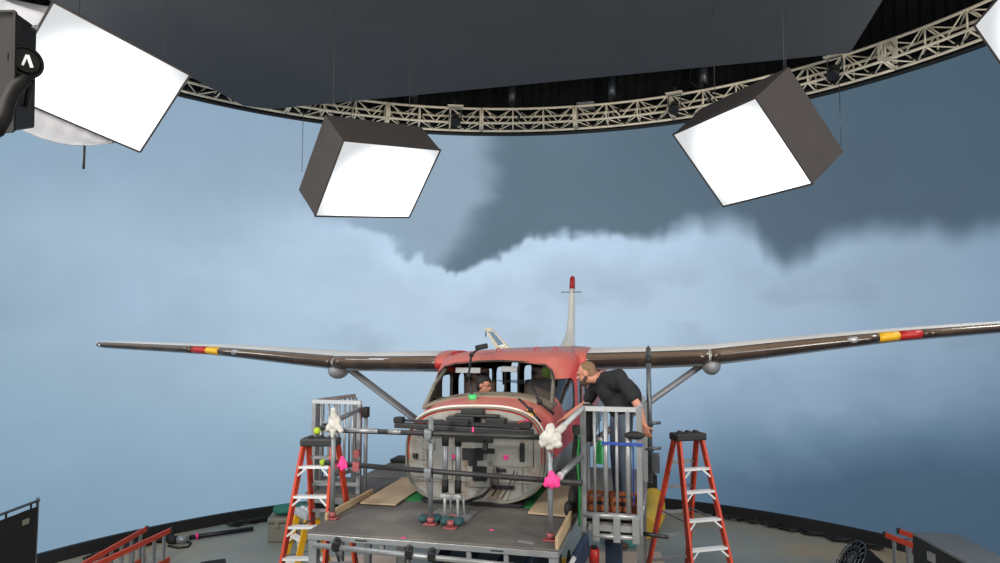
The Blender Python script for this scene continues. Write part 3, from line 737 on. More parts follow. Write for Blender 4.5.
for sgn in (-1, 1):
    wg = MB().loft([wring(a, sgn) for a in AS]).build('wing', ['wing'], air)
    bs = [7, 8, 9, 10, 11, 12, 13]
    segs = [(.98, 2.66, 'boot'), (2.69, 4.74, 'boot'), (4.74, 4.98, 'yellow'), (4.98, 5.24, 'redpaint'), (5.24, 7.27, 'boot')]
    for a0, a1, mt in segs:
        n_ = max(3, int((a1 - a0) / .12)); rs = []
        for i in range(n_ + 1):
            a = lerp(a0, a1, i / n_); o = wring(a, sgn, .006, bs); inn = wring(a, sgn, -.004, bs); rs.append(o + inn[::-1])
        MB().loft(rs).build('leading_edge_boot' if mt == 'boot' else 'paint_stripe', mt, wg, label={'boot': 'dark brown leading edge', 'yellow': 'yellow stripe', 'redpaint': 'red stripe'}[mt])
    z, th, ch, le = tab(WT, 4.42)
    MB().ell(PL(sgn * 4.42, le + .02, z + .01), (.08, .03, .045), RS).build('landing_light', 'alu', wg)
    for a in (2.675, 3.4): MB().ptube(wring(a, sgn, .005, bs), .004, 5).build('panel_joint', 'inside', wg)
    if sgn < 0:
        sc_ = MB()
        for k in range(9):
            a = random.uniform(1.9, 2.66); z, th, ch, le = tab(WT, a)
            y = random.uniform(.18, .36); p = PL(-a, le + .018 * ch - .012, z + y * th * .6)
            sc_.box(p, (random.uniform(.1, .3), .004, .008), RS)
        sc_.build('paint_chips', 'alubright', wg)
    # strut
    z, th, ch, le = tab(WT, 2.6); top = PL(sgn * 2.6, .18, z - th * .40); bot = PL(sgn * .9, .18, 1.98)
    d = (bot - top).normalized(); rs = []; side = d.cross(V3((AY[0], AY[1], 0))).normalized()
    for f in (0, .5, 1):
        c = lerp(top, bot, f); rs.append([c + V3((AY[0], AY[1], 0)) * .11 * math.cos(2 * PI * j / 14) + side * .043 * math.sin(2 * PI * j / 14) for j in range(14)])
    sto = MB().loft(rs).build('wing_strut', 'strut', air)
    MB().ell(PL(sgn * 2.70, .02, z - th * .42), (.125, .26, .13), RS).build('strut_fairing', 'strut', sto)
    # root fairing
    rs = []
    for f, gr in ((0, .004), (.35, .006), (.7, .008), (1, .006)):
        a = lerp(.88, 1.07, f); rs.append(wring(max(.9, a), sgn, gr) if a > .9 else [p + (S(-sgn * (.9 - a), 0, 0) - S(0, 0, 0)) for p in wring(.9, sgn, gr)])
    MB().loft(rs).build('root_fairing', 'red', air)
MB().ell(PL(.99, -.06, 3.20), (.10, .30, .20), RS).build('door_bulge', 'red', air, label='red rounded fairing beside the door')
# tail fin
rs = []
FIN = [(3.32, 3.5, 5.2, .15), (3.42, 3.8, 5.22, .12), (3.55, 4.2, 5.24, .095), (3.72, 4.45, 5.26, .078), (4.0, 4.62, 5.28, .066), (4.42, 4.74, 5.3, .058), (4.58, 4.8, 5.3, .05)]
def fin_ring(z, v0, v1, th):
    return [S(.19 + th * 1.0 * y, lerp(v0, v1, x), z) for x, y in ((0, 0), (.05, .6), (.2, 1), (.5, .9), (1, .15), (1, -.15), (.5, -.9), (.2, -1), (.05, -.6))]
MB().loft([fin_ring(*r) for r in FIN]).build('tail_fin', 'white', air)
MB().loft([fin_ring(*r) for r in ((4.58, 4.8, 5.3, .056), (4.81, 4.88, 5.32, .05), (4.85, 4.95, 5.3, .03))]).build('fin_tip', 'redpaint', air, label='red fin tip')
MB().tube(S(-.02, 4.8, 4.5), S(.4, 4.8, 4.5), .012, n=6).build('fin_antenna', 'strut', air)
# upper cargo door held open
HP = [LV(484, 328, 2.6), LV(491, 328, 2.6), LV(512, 350, 2.6), LV(497, 350, 2.6)]
dx = V3((AY[0], AY[1], 0)) * .05
def quadhole(o, k):
    c = sum(o, V3()) / 4; return [lerp(c, p, k) for p in o]
ih = [lerp(lerp(HP[0], HP[1], .25), lerp(HP[3], HP[2], .25), .16), lerp(lerp(HP[0], HP[1], .82), lerp(HP[3], HP[2], .82), .16), lerp(lerp(HP[0], HP[1], .8), lerp(HP[3], HP[2], .8), .82), lerp(lerp(HP[0], HP[1], .3), lerp(HP[3], HP[2], .3), .82)]
m = MB()
for i in range(4):
    j = (i + 1) % 4; m.hexa([HP[i], HP[j], ih[j], ih[i]], [HP[i] + dx, HP[j] + dx, ih[j] + dx, ih[i] + dx])
cd = m.build('cargo_door', 'cream', air, label='cream upper cargo door propped open above the roof')
MB().prism([p + dx * .4 for p in ih], dx * .1).build('door_pane', 'glass', cd)
MB().tube(HP[0] + V3((.04, 0, -.04)), HP[0] + V3((.03, 0, -.16)), .012, n=6).build('door_latch', 'steel', cd)
# eyes on the roof
for u_, v_ in ((-.72, -.5), (-.1, -.45), (.42, -.42), (.66, -.3)):
    hw, zb, zt, e = tab(FUS, v_); z_ = (zb + zt) / 2 + (zt - zb) / 2 * (1 - (abs(u_ - FC) / hw) ** e) ** (1 / e)
    MB().ptube([PL(u_ + .03 * math.cos(i * PI / 5), v_, z_ + .02 + .03 * math.sin(i * PI / 5)) for i in range(10)], .007, 6, closed=True).build('lifting_eye', 'redpaint', air)
# thin black cradle under the belly, standing in for the nose's shadow
for v_ in (-1.7, .4, 2.4):
    hw, zb, zt, e = tab(FUS, v_)
    if v_ < 0: continue
MB().box(S(.0, -.8, DECK + .027), (1.16, 2.76, .03), RS).build('cradle_shade', 'black', air)

# articulated arms clamped on the aircraft
def arm(label, pts, rad, head=None, foot=None, headcol='black'):
    t = thing('jointed_arm', label, 'camera arm', pts[0], 0, 'black jointed arms on the nose')
    for p, q in zip(pts, pts[1:]): MB().tube(p, q, rad, n=8).build('arm_tube', 'blackmetal', t)
    for p in pts[1:-1]: MB().ell(p, rad * 2.2, nu=10, nv=8).build('joint', 'black', t)
    if head: head(t, pts)
    return t
def hd(t, pts):
    MB().box(pts[-1] + V3((.05, 0, .03)), (.17, .09, .07), Matrix.Rotation(-.2, 3, 'Y')).build('clamp_head', 'black', t, bevel=.015)
    MB().tube(pts[0] + V3((0, 0, -.02)), pts[0] + V3((0, 0, .05)), .05, n=12).build('suction_foot', 'greenlit', t, label='green suction foot')
arm('black jointed arm from green foot on cowl to roof, left half of windshield', [PL(-.10, -1.75, 2.90), PL(-.19, -1.62, 3.16), PL(-.26, -1.25, 3.40), PL(-.30, -.80, 3.46)], .014, hd)
arm('long black jointed arm crossing the right half of the windshield', [PL(.86, -1.72, 2.72), PL(.70, -1.76, 2.86), PL(.56, -1.62, 3.08)], .016)
arm('short black jointed arm lying over the right side of the cowl', [PL(.80, -2.26, 2.70), PL(.68, -2.2, 2.82), PL(.53, -2.1, 2.93)], .014)

# ================================================================== stage platform
def SB(mb, u0, u1, v0, v1, z0, z1):
    return mb.hexa([S(u0, v0, z0), S(u1, v0, z0), S(u1, v1, z0), S(u0, v1, z0)], [S(u0, v0, z1), S(u1, v0, z1), S(u1, v1, z1), S(u0, v1, z1)])
t = thing('stage_platform', 'raised platform of black deck boards on aluminium frame under the nose', 'platform', S(0, -2.3, 0))
SB(MB(), -1.27, 1.19, -3.50, -1.05, DECK - .02, DECK).build('deck_top', 'deck', t, bevel=.004)
for u0, u1, v0, v1 in ((-1.26, 1.18, -3.495, -3.43), (-1.26, 1.18, -1.12, -1.06), (-1.265, -1.205, -3.43, -1.12), (1.12, 1.18, -3.43, -1.12)):
    SB(MB(), u0, u1, v0, v1, DECK - .078, DECK - .021).build('frame_beam', 'alu', t, bevel=.006)
sl = MB()
for u_ in (-.7, .62): sl.box(S(u_, -3.497, DECK - .05), (.12, .006, .012), RS)
sl.build('hand_slot', 'black', t)
for u_, v_ in ((-1.21, -3.44), (1.13, -3.44), (-1.21, -1.1), (1.13, -1.1)):
    lg = SB(MB(), u_ - .04, u_ + .04, v_ - .04, v_ + .04, .03, DECK - .079).build('leg', 'alu', t)
    SB(MB(), u_ - .09, u_ + .09, v_ - .09, v_ + .09, 0, .03).build('foot_plate', 'steel', lg)
for u_ in (-.5, .0, .35, .7): SB(MB(), u_ - .02, u_ + .02, -3.48, -3.44, DECK - .15, DECK - .079).build('hanger', 'alu', t)
for v_ in (-2.7, -1.9): SB(MB(), -1.22, 1.12, v_ - .03, v_ + .03, DECK - .1, DECK - .022).build('joist', 'alu', t)
# edge planks
for lb, (a, b_) in (('pale timber batten along the left edge of the front deck', (S(-1.27, -3.1, DECK + .035), S(-1.27, -1.95, DECK + .035))), ('pale timber batten along the right edge of the front deck', (S(1.165, -3.5, DECK + .055), S(1.165, -2.3, DECK + .055)))):
    tag(MB().bar(a, b_, .03, .07 if a.x < 0 else .11).build('timber_batten', 'wood', bevel=.004), lb, 'timber', 'battens on the deck edges')
# back deck
t = thing('back_deck', 'black deck behind the front platform running back under the aircraft', 'platform', S(-.3, -.3, 0))
SB(MB(), -1.86, 1.86, -1.04, .35, DECK - .05, DECK - .005).build('deck_top', 'deck', t)
SB(MB(), -1.84, 1.84, -1.03, .34, DECK - .14, DECK - .051).build('frame_beam', 'alu', t)
for u_ in (-1.78, 1.78):
    for v_ in (-.9, .25): SB(MB(), u_ - .04, u_ + .04, v_ - .04, v_ + .04, 0, DECK - .141).build('leg', 'alu', t)
t = thing('side_deck', 'narrow black deck carrying the left guard rails beside the platform', 'platform', S(-1.6, -1.6, 0))
SB(MB(), -2.12, -1.31, -1.98, -1.06, DECK - .05, DECK - .008).build('deck_top', 'deck', t)
SB(MB(), -2.11, -1.32, -1.97, -1.07, DECK - .13, DECK - .051).build('frame_beam', 'alu', t)
for u_, v_ in ((-2.06, -1.92), (-2.06, -1.12)): SB(MB(), u_ - .03, u_ + .03, v_ - .03, v_ + .03, 0, DECK - .131).build('leg', 'alu', t)
tag(SB(MB(), -1.86, -1.2, .0, .34, DECK, DECK + .05).build('folded_mat', 'black', bevel=.02), 'dark folded mat on the back deck left of the nose', 'mat')
# plywood and green mat
tag(MB().prism([S(-1.2, -2.43, DECK + .012), S(-.79, -2.42, DECK + .012), S(-.79, -1.07, DECK + .012), S(-1.24, -1.07, DECK + .012)], (0, 0, .018)).build('plywood_sheet', 'ply'), 'tan plywood sheet on the deck left of the nose', 'plywood', 'plywood sheets on the deck')
tag(MB().prism([S(.69, -2.41, DECK + .012), S(1.12, -2.45, DECK + .012), S(1.12, -1.07, DECK + .012), S(.69, -1.07, DECK + .012)], (0, 0, .018)).build('plywood_sheet', 'ply'), 'tan plywood sheet on the deck right of the nose', 'plywood', 'plywood sheets on the deck')
tag(SB(MB(), -.86, .80, -2.13, -1.07, DECK, DECK + .012).build('green_mat', 'green'), 'green mat on the deck showing on both sides under the nose', 'mat')

# posts, pipes and clamps of the front rail
def post(lb, u, v, zt):
    b_ = S(u, v, DECK + .001)
    t = thing('rail_post', lb, 'post', b_, -PSI, 'front rail posts')
    MB().tube(S(u, v, DECK + .02), S(u, v, zt), .025, n=14).build('pole', 'pipe', t)
    MB().box(S(u, v, DECK + .011), (.13, .09, .016), RS).build('base_plate', 'clampred', t, bevel=.003)
    MB().tube(S(u, v, DECK + .02), S(u, v, DECK + .075), .035, n=12).build('socket', 'clampred', t)
    return t
PLp, PMp, PRp = (-1.23, -3.04), (-.18, -3.01), (1.07, -3.26)
post('left front rail post, grey pipe with a white rag at its top', *PLp, 2.83)
post('middle front rail post, bare grey pipe before the nose', *PMp, 2.83)
post('right front rail post, grey pipe wrapped in white rag and pink tape', *PRp, 2.72)
def ep(z, u, off=.055): # on the rail line, just behind/in front of the posts
    v = lerp(-3.03, -3.25, (u + 1.23) / 2.3); return S(u, v + off, z)
t = thing('rail_pipe', 'upper dark pipe across the front rail', 'pipe', ep(2.68, 0), -PSI, 'front rail pipes')
MB().tube(ep(2.66, -1.36), ep(2.70, 1.12), .026, n=14).build('tube', 'darkpipe', t)
for a, b_ in ((-1.14, -.74), (-.62, -.48)): MB().tube(ep(2.663 + .016 * (a + 1.36), a), ep(2.663 + .016 * (b_ + 1.36), b_), .0275, n=14).build('tape_band', 'alu', t, label='silver grey tape')
t = thing('rail_pipe', 'lower dark pipe across the front rail with a lime ball on its left end', 'pipe', ep(2.3, 0), -PSI, 'front rail pipes')
MB().tube(ep(2.32, -1.36), ep(2.30, 1.36), .026, n=14).build('tube', 'darkpipe', t)
MB().ell(ep(2.32, -1.385), .036).build('end_ball', 'lime', t, label='lime green tennis ball')
t = thing('rail_pipe', 'grey pipe from left post back to the guard rail, lime ball on its front end', 'pipe', S(-1.3, -3.2, 2.7), -PSI, 'front rail pipes')
pa, pb = S(-1.315, -3.12, 2.705), S(-1.46, -1.96, 2.76)
MB().tube(pa, pb, .03, n=14).build('tube', 'pipe', t)
MB().tube(pa, lerp(pa, pb, .05), .034, n=14).build('end_cap', 'black', t)
MB().ell(pa + V3((-.05, -.02, -.03)), .036).build('end_ball', 'lime', t, label='lime green tennis ball')
t = thing('rail_pipe', 'short upper pipe from the right post back to the basket, wrapped in white', 'pipe', S(1.1, -3.2, 2.7), -PSI, 'front rail pipes')
MB().tube(S(1.10, -3.20, 2.72), S(1.305, -2.79, 2.93), .026, n=14).build('tube', 'alubright', t)
MB().tube(S(1.10, -3.20, 2.72), S(1.17, -3.06, 2.79), .035, n=12).build('wrap', 'rag', t)
t = thing('rail_pipe', 'short lower grey pipe from the right post back to the basket', 'pipe', S(1.1, -3.2, 2.3), -PSI, 'front rail pipes')
MB().tube(S(1.16, -3.24, 2.36), S(1.30, -2.80, 2.47), .03, n=14).build('tube', 'pipe', t)
MB().tube(S(1.155, -3.255, 2.356), S(1.165, -3.22, 2.364), .036, n=14).build('end_ring', 'alubright', t)
# rags
def rag(lb, c, w, h, mat='rag', seed=0, cat='rag', name='rag', flaps=((0, 1.1), (2.2, 1.0), (4.1, 1.0), (3.2, .9))):
    """cloth knotted round a joint: a lump with tapering flaps, merged and creased"""
    m = MB(); m.ell(c, (w * .86, w * .72, h * .40))
    for an, L_ in flaps:
        d = RS @ V3((math.sin(an), -.25, math.cos(an))); L2 = L_ * lerp(w, h * .62, abs(math.cos(an)))
        m.tube(c, c + d * L2, w * .62, w * .26, 10)
    o = m.build(name, mat); r = o.modifiers.new('r', 'REMESH'); r.mode = 'VOXEL'; r.voxel_size = .009
    k_ = o.modifiers.new('s', 'SMOOTH'); k_.iterations = 4
    bpy.context.view_layer.update(); evaluated(o)
    for v in o.data.vertices: v.co += v.normal * (.010 * noise.noise(v.co * 22 + V3((seed, 0, 0))))
    for p_ in o.data.polygons: p_.use_smooth = True
    return tag(o, lb, cat)
rag('white rag tied over the top of the left rail post', S(-1.21, -3.06, 2.74), .082, .25, seed=1)
rag('white rag bundled round the top joint of the right rail post', S(1.08, -3.28, 2.71), .12, .19, seed=4)
rag('bright pink cloth wrapped at the lower joint of the right rail post', S(1.09, -3.28, 2.32), .085, .13, 'pink', 7, 'cloth', 'pink_cloth')
rag('bright pink cloth on the lower pipe beside the left rail post', S(-1.11, -3.06, 2.34), .055, .12, 'pink', 9, 'cloth', 'pink_cloth')
# clamps
def clamp(lb, p, mat='clampred', ax=None, grp='pipe clamps'):
    t = thing('pipe_clamp', lb, 'clamp', p, -PSI, grp)
    MB().tube(p + V3((-.035, 0, 0)), p + V3((.035, 0, 0)), .04, n=12).build('jaw', mat, t)
    MB().tube(p + V3((0, -.05, -.02)), p + V3((0, .05, -.02)), .036, n=12).build('jaw', mat, t)
    MB().tube(p + V3((0, -.03, -.03)), p + V3((.03, -.06, -.09)), .009, n=6).build('bolt', 'steel', t)
    return t
clamp('red clamp on the inner bar of the left guard rail', PY(357, 453, 8.1))
clamp('red clamp holding the lower front pipe before the left guard rail', ep(2.315, -.99, .055))
clamp('black clamp where the wrapped pipe meets the left corner of the basket', S(1.26, -2.86, 2.74), 'black')
clamp('grey clamp joining upper pipe and middle post', ep(2.685, -.18, .03), 'pipe')
clamp('grey clamp joining lower pipe and middle post', ep(2.31, -.18, .03), 'pipe')
clamp('red clamp joining lower pipe and left post', ep(2.32, -1.23, .03))
clamp('red clamp on the right post under the white rag', ep(2.64, 1.07, .0))

# camera slider stand in front of the nose
t = thing('slider_stand', 'two grey posts on a steel plate carrying a long black slider rail', 'stand', S(-.07, -2.66, DECK))
MB().box(S(-.07, -2.64, DECK + .008), (.44, .42, .014), RS).build('base_plate', 'pipe', t)
for u_ in (-.135, .005):
    b_ = S(u_, -2.68, 0)
    MB().tube(S(u_, -2.68, 2.04), S(u_, -2.68, 2.60), .03, n=14).build('post', 'pipe', t)
    MB().tube(S(u_, -2.68, 2.02), S(u_, -2.68, 2.15), .036, n=14).build('collar', 'black', t)
    MB().tube(S(u_, -2.68, 2.5), S(u_, -2.68, 2.62), .036, n=14).build('collar', 'black', t)
    MB().tube(S(u_ + .0, -2.69, DECK + .015), S(u_ + .0, -2.69, 2.03), .015, n=10).tube(S(u_ + .05, -2.62, DECK + .015), S(u_ + .04, -2.63, 2.0), .011, n=10).build('bracket', 'alubright', t)
MB().box(S(-.065, -2.69, 1.985), (.22, .06, .035), RS).build('cross_bracket', 'alubright', t, bevel=.006)
MB().bar(S(-.69, -2.68, 2.695), S(.80, -2.68, 2.665), .10, .05).build('slider_rail', 'blackmetal', t, bevel=.006)
MB().bar(S(-.68, -2.63, 2.74), S(.70, -2.63, 2.715), .05, .025).build('upper_rail', 'blackmetal', t)
for u_, s_ in ((-.66, .1), (.02, .2), (.72, .12)): MB().box(S(u_, -2.66, 2.74 - .012 * u_), (s_, .1, .06), RS).build('carriage', 'black', t, bevel=.01)
MB().box(S(.2, -2.69, 2.57), (.36, .05, .05), RS).build('motor_arm', 'black', t, bevel=.006)
MB().box(S(.3, -2.69, 2.53), (.05, .05, .12), RS).build('motor', 'black', t, bevel=.006)
MB().box(S(.18, -2.735, 2.68), (.018, .004, .055), RS).build('tape_mark', 'pink', t)
# sandbags
sb0 = None
for i, (lb, u, v, rz_) in enumerate((('dark teal sandbag at the foot of the middle rail post, left of its pair', -.22, -2.90, .1), ('dark teal sandbag on the deck right of the middle rail post', .03, -2.95, -.1))):
    p = S(u, v, DECK + .002); RM = Matrix.Translation(p) @ Matrix.Rotation(rz_ - PSI, 4, 'Z')
    if not sb0:
        sb0 = thing('sandbag', lb, 'sandbag', p, rz_ - PSI, 'sandbags on the front deck'); R = Matrix.Rotation(rz_ - PSI, 3, 'Z')
        for sx in (-1, 1): MB().ell(p + R @ V3((sx * .052, 0, .036)), (.066, .095, .036), R, 14, 8, .8).build('pouch', 'sandbag', sb0)
        MB().ptube([p + R @ V3((-.05, 0, .068)), p + R @ V3((0, 0, .1)), p + R @ V3((.05, 0, .068))], .008, 6).build('handle', 'clampred', sb0)
    else: dup(sb0, RM, lb, 'sandbags on the front deck')
t = thing('base_socket', 'empty red base socket on the deck in front of the sandbags', 'base plate', S(.05, -3.08, DECK + .001))
MB().box(S(.05, -3.08, DECK + .01), (.13, .09, .015), RS).build('base_plate', 'clampred', t)
MB().tube(S(.05, -3.08, DECK + .018), S(.05, -3.08, DECK + .075), .034, n=12).build('socket', 'clampred', t)
for lb, u, v in (('pink tape dot on the front edge of the deck', -.28, -3.49), ('pink tape scrap on the deck right of middle', .46, -3.05)):
    tag(MB().box(S(u, v, DECK + .004), (.035, .03, .006), RS).build('tape_scrap', 'pink'), lb, 'tape', 'pink tape scraps on the deck')
tag(MB().box(S(.86, -3.36, DECK + .004), (.16, .05, .004), RS @ Matrix.Rotation(-.3, 3, 'Z')).build('tape_scrap', 'alu'), 'grey tape scrap near the right front corner of the deck', 'tape')
# long pipe under the deck edge with clamps
t = thing('under_pipe', 'silver pipe clamped below the front edge of the deck', 'pipe', S(0, -3.6, 1.66))
MB().tube(S(-1.16, -3.555, 1.665), S(1.16, -3.555, 1.61), .026, n=14).build('tube', 'alu', t)
for u_ in (-.93, -.2, .02):
    p = S(u_, -3.545, 1.665 - .027 * (u_ + 1.16))
    c_ = MB().tube(p + V3((-.03, 0, 0)), p + V3((.03, 0, 0)), .042, n=12).tube(p + V3((0, -.06, .02)), p + V3((0, .08, .05)), .036, n=12).build('clamp', 'blackmetal', t)
    MB().tube(p + V3((0, -.03, -.02)), p + V3((.04, -.05, -.12)), .01, n=6).build('bolt', 'blackmetal', c_)
# motion base under the deck
t = thing('motion_base', 'dark blue motion base legs and yellow plate under the platform', 'motion base', S(.25, -2.3, 0))
SB(MB(), -.35, 1.02, -3.05, -1.5, 1.02, 1.07).build('yellow_plate', 'yellow', t)
for u0, u1 in ((-.3, .0), (.0, .3), (.35, .62), (.62, .9)):
    MB().tube(S(u0, -3.0, 1.08), S(u1, -2.5, DECK - .12), .055, n=12).build('actuator', 'navy', t)
for u_ in (-.28, .9): MB().tube(S(u_, -2.2, 0), S(u_, -2.2, 1.02), .1, n=14).build('column', 'navy', t)
SB(MB(), -.3, .95, -2.6, -1.8, 1.07, 1.2).build('top_frame', 'blackmetal', t)
t = thing('hinge_arm', 'navy blue folded hinge unit at the right corner of the platform', 'hinge unit', S(1.3, -3.1, 1.2))
MB().bar(S(1.235, -3.40, 1.47), S(1.36, -2.85, 1.66), .06, .22).build('blade', 'navy', t, bevel=.02)
MB().bar(S(1.21, -3.3, 1.38), S(1.21, -3.0, 1.55), .02, .2).build('plate', 'black', t)
MB().box(S(1.275, -3.32, 1.62), (.04, .07, .08), RS @ Matrix.Rotation(.5, 3, 'Y')).build('latch', 'alubright', t)
MB().tube(S(1.25, -3.35, 0), S(1.25, -3.35, 1.4), .035, n=12).build('support_pole', 'blackmetal', t)

# ================================================================== guard rails on the left
t = thing('guard_rail', 'left silver barred guard rail standing on the side deck behind the ladder', 'guard rail', S(-1.6, -1.9, DECK))
u0, u1, v_ = -2.07, -1.44, -1.92
zb, zt = DECK + .02, 2.86
SB(MB(), u0, u1, v_ - .022, v_ + .022, zt - .045, zt).build('top_rail', 'alubright', t)
SB(MB(), u0, u1, v_ - .022, v_ + .022, zb + .06, zb + .105).build('bottom_rail', 'alu', t)
for u_ in (u0 + .02, u1 - .02): SB(MB(), u_ - .025, u_ + .025, v_ - .025, v_ + .025, zb - .025, zt - .046).build('end_post', 'alu', t)
bars = MB()
for k in range(1, 6): u_ = lerp(u0, u1, k / 6); bars.tube(S(u_, v_, zb + .1), S(u_, v_, zt - .046), .014, n=8)
bars.build('bars', 'alu', t)
t = thing('guard_rail', 'second left guard rail running back at right angles behind the first one', 'guard rail', S(-1.84, -1.5, DECK))
ga, gb = S(-2.07, -1.80, 0), S(-1.90, -1.12, 0); up_ = lambda p, z: V3((p.x, p.y, z))
MB().bar(up_(ga, zt - .022), up_(gb, zt - .022), .04, .045).build('top_rail', 'alu', t)
MB().bar(up_(ga, zb + .08), up_(gb, zb + .08), .04, .045).build('bottom_rail', 'alu', t)
for p in (ga, gb): MB().box(up_(p, (zb - .025 + zt - .046) / 2), (.05, .05, zt - zb - .021), RS).build('end_post', 'alu', t)
bars = MB()
for k in range(1, 7): p = lerp(ga, gb, k / 7); bars.tube(up_(p, zb + .1), up_(p, zt - .046), .014, n=8)
bars.build('bars', 'alu', t)
t = thing('support_post', 'grey post with clamps standing right of the left guard rail', 'post', S(-1.36, -2.15, DECK))
pp = S(-1.365, -1.945, DECK - .6)
MB().tube(V3((pp.x, pp.y, DECK - .007)), pp + V3((0, 0, 1.55)), .024, n=12).build('pole', 'pipe', t)
MB().box(pp + V3((0, 0, 1.56)), (.06, .08, .12), RS).build('clamp', 'black', t)

# ================================================================== basket on the right
BU0, BU1, BV0, BV1, BZ = 1.32, 1.86, -2.76, -1.5, 1.84
t = thing('work_basket', 'silver barred work basket on the right that the bending man stands in', 'work basket', S(1.6, -2.1, 0))
SB(MB(), BU0 - .01, BU1 + .01, BV0, BV1, BZ - .05, BZ - .006).build('floor_plate', 'deck', t)
def face(u0, v0, u1, v1, nb, zt, front):
    f = MB().bar(S(u0, v0, zt), S(u1, v1, zt), .045, .045).build('top_rail', 'alubright', t)
    MB().tube(S(u0, v0, BZ + .06), S(u1, v1, BZ + .06), .032, n=12).build('bottom_rail', 'alu', t)
    b2 = MB()
    for k in range(1, nb): 
        u_, v_ = lerp(u0, u1, k / nb), lerp(v0, v1, k / nb); b2.tube(S(u_, v_, BZ + .07), S(u_, v_, zt), .016 if k % 2 else .024, n=8)
    b2.build('bars', 'alu', f)
    for u_, v_ in ((u0, v0), (u1, v1)): MB().bar(S(u_, v_, BZ - .1), S(u_, v_, zt + .02), .05, .05).build('corner_post', 'alu', t)
face(BU0, BV0, BU1, BV0, 5, 2.93, True)
face(BU1, BV0 + .06, BU1, BV1, 8, 2.93, False)
face(BU0, BV0 + .06, BU0, BV0 + .36, 2, 2.93, False)
MB().tube(S(BU0 + .1, BV0 - .02, 1.71), S(BU1 - .02, BV0 - .02, 1.71), .026, n=12).build('lower_pipe', 'alu', t)
SB(MB(), BU0 + .05, BU1, BV0 - .03, BV0 + .01, 1.76, 1.82).build('lower_beam', 'alu', t)
for u_ in (BU0 + .12, BU1 - .22, BU1 - .04): SB(MB(), u_ - .034, u_ + .034, BV0 - .045, BV0 - .02, 1.66, 1.90).build('bracket', 'alu', t, bevel=.006)
SB(MB(), 1.58, 1.62, BV0 - .02, BV0 + .02, 1.7, 1.8).build('spacer', 'alu', t)
MB().tube(S(BU1 + .02, BV0 + .05, 1.74), S(BU1 + .26, BV0 + .02, 1.73), .02, n=10).build('stub_pipe', 'blackmetal', t)
SB(MB(), 1.5, 1.66, -2.5, -2.3, 0, BZ - .06).build('mast', 'navy', t)
SB(MB(), 1.45, 1.80, BV0 + .05, -1.6, BZ - .16, BZ - .06).build('undercarriage', 'blackmetal', t)
tag(MB().bar(S(1.50, BV0 - .04, 2.605), S(1.90, BV0 - .04, 2.60), .012, .026).build('tie_strap', 'bluestrap'), 'blue strap tied across the front bars of the basket', 'strap')
tag(MB().bar(S(1.80, BV0 + .04, 2.58), S(1.80, BV0 + .04, 2.0), .03, .012).build('hanging_strap', 'bluestrap'), 'blue strap hanging down inside the right end of the basket', 'strap')
m = MB(); rs = []
for i in range(8):
    f = i / 7; c = S(1.36 + .01 * math.sin(f * 5), -2.70, lerp(2.97, 2.60, f)); r = .05 + .012 * math.sin(f * 9)
    rs.append([c + RS @ V3((r * math.cos(2 * PI * j / 12), .03 * math.sin(2 * PI * j / 12), 0)) for j in range(12)])
tag(m.loft(rs).build('hanging_cloth', 'black'), 'black cloth hanging over the left corner of the basket', 'cloth')
tag(MB().ell(S(1.82, BV0 - .05, 2.69), (.1, .045, .04), RS).build('hand_pad', 'black'), 'black foam pad on the right end of the basket rail', 'pad')
# crates in the basket
def crate(lb, u, v, z):
    p = S(u, v, z); t = thing('milk_crate', lb, 'crate', p, -PSI, 'crates in the basket')
    w_, d_, h_ = .24, .26, .22; b2 = MB()
    q = lambda x, y, zz: S(u + x, v + y, z + zz)
    for sx in (-1, 1):
        for sy in (-1, 1): b2.bar(q(sx * w_ / 2, sy * d_ / 2, 0), q(sx * w_ / 2, sy * d_ / 2, h_), .02)
    for zz, hh in ((.03, .06), (.11, .05), (.20, .04)):
        for sy in (-1, 1): b2.bar(q(-w_ / 2, sy * d_ / 2, zz), q(w_ / 2, sy * d_ / 2, zz), .012, hh)
        for sx in (-1, 1): b2.bar(q(sx * w_ / 2, -d_ / 2, zz), q(sx * w_ / 2, d_ / 2, zz), .012, hh)
    b2.build('shell', 'crate', t)
    MB().box(q(0, 0, .006), (w_, d_, .012), RS).build('bottom', 'crate', t)
    MB().box(q(0, -d_ / 2 - .006, .16), (.09, .01, .03), RS).build('hand_hole', 'black', t)
crate('left of two orange brown crates on the basket floor', 1.455, -2.55, BZ + .002)
crate('right of two orange brown crates on the basket floor', 1.715, -2.55, BZ + .002)
t = thing('green_bottle', 'green plastic bottle hanging by a cord behind the basket bars', 'bottle', S(1.47, -2.66, 2.36))
bz = 2.38
MB().loft([[S(1.47 + r * math.cos(2 * PI * j / 14), -2.66 + r * math.sin(2 * PI * j / 14), bz + h) for j in range(14)] for r, h in ((.035, 0), (.04, .015), (.04, .15), (.032, .19), (.018, .21), (.018, .23))]).build('body', 'greenlit', t)
MB().tube(S(1.47, -2.66, bz + .23), S(1.47, -2.66, bz + .255), .022, n=12).build('lid', 'white', t)
MB().ptube([S(1.47, -2.66, bz + .25), S(1.47, -2.7, 2.75), S(1.47, -2.735, 2.94)], .005, 6).build('cord', 'cable', t)
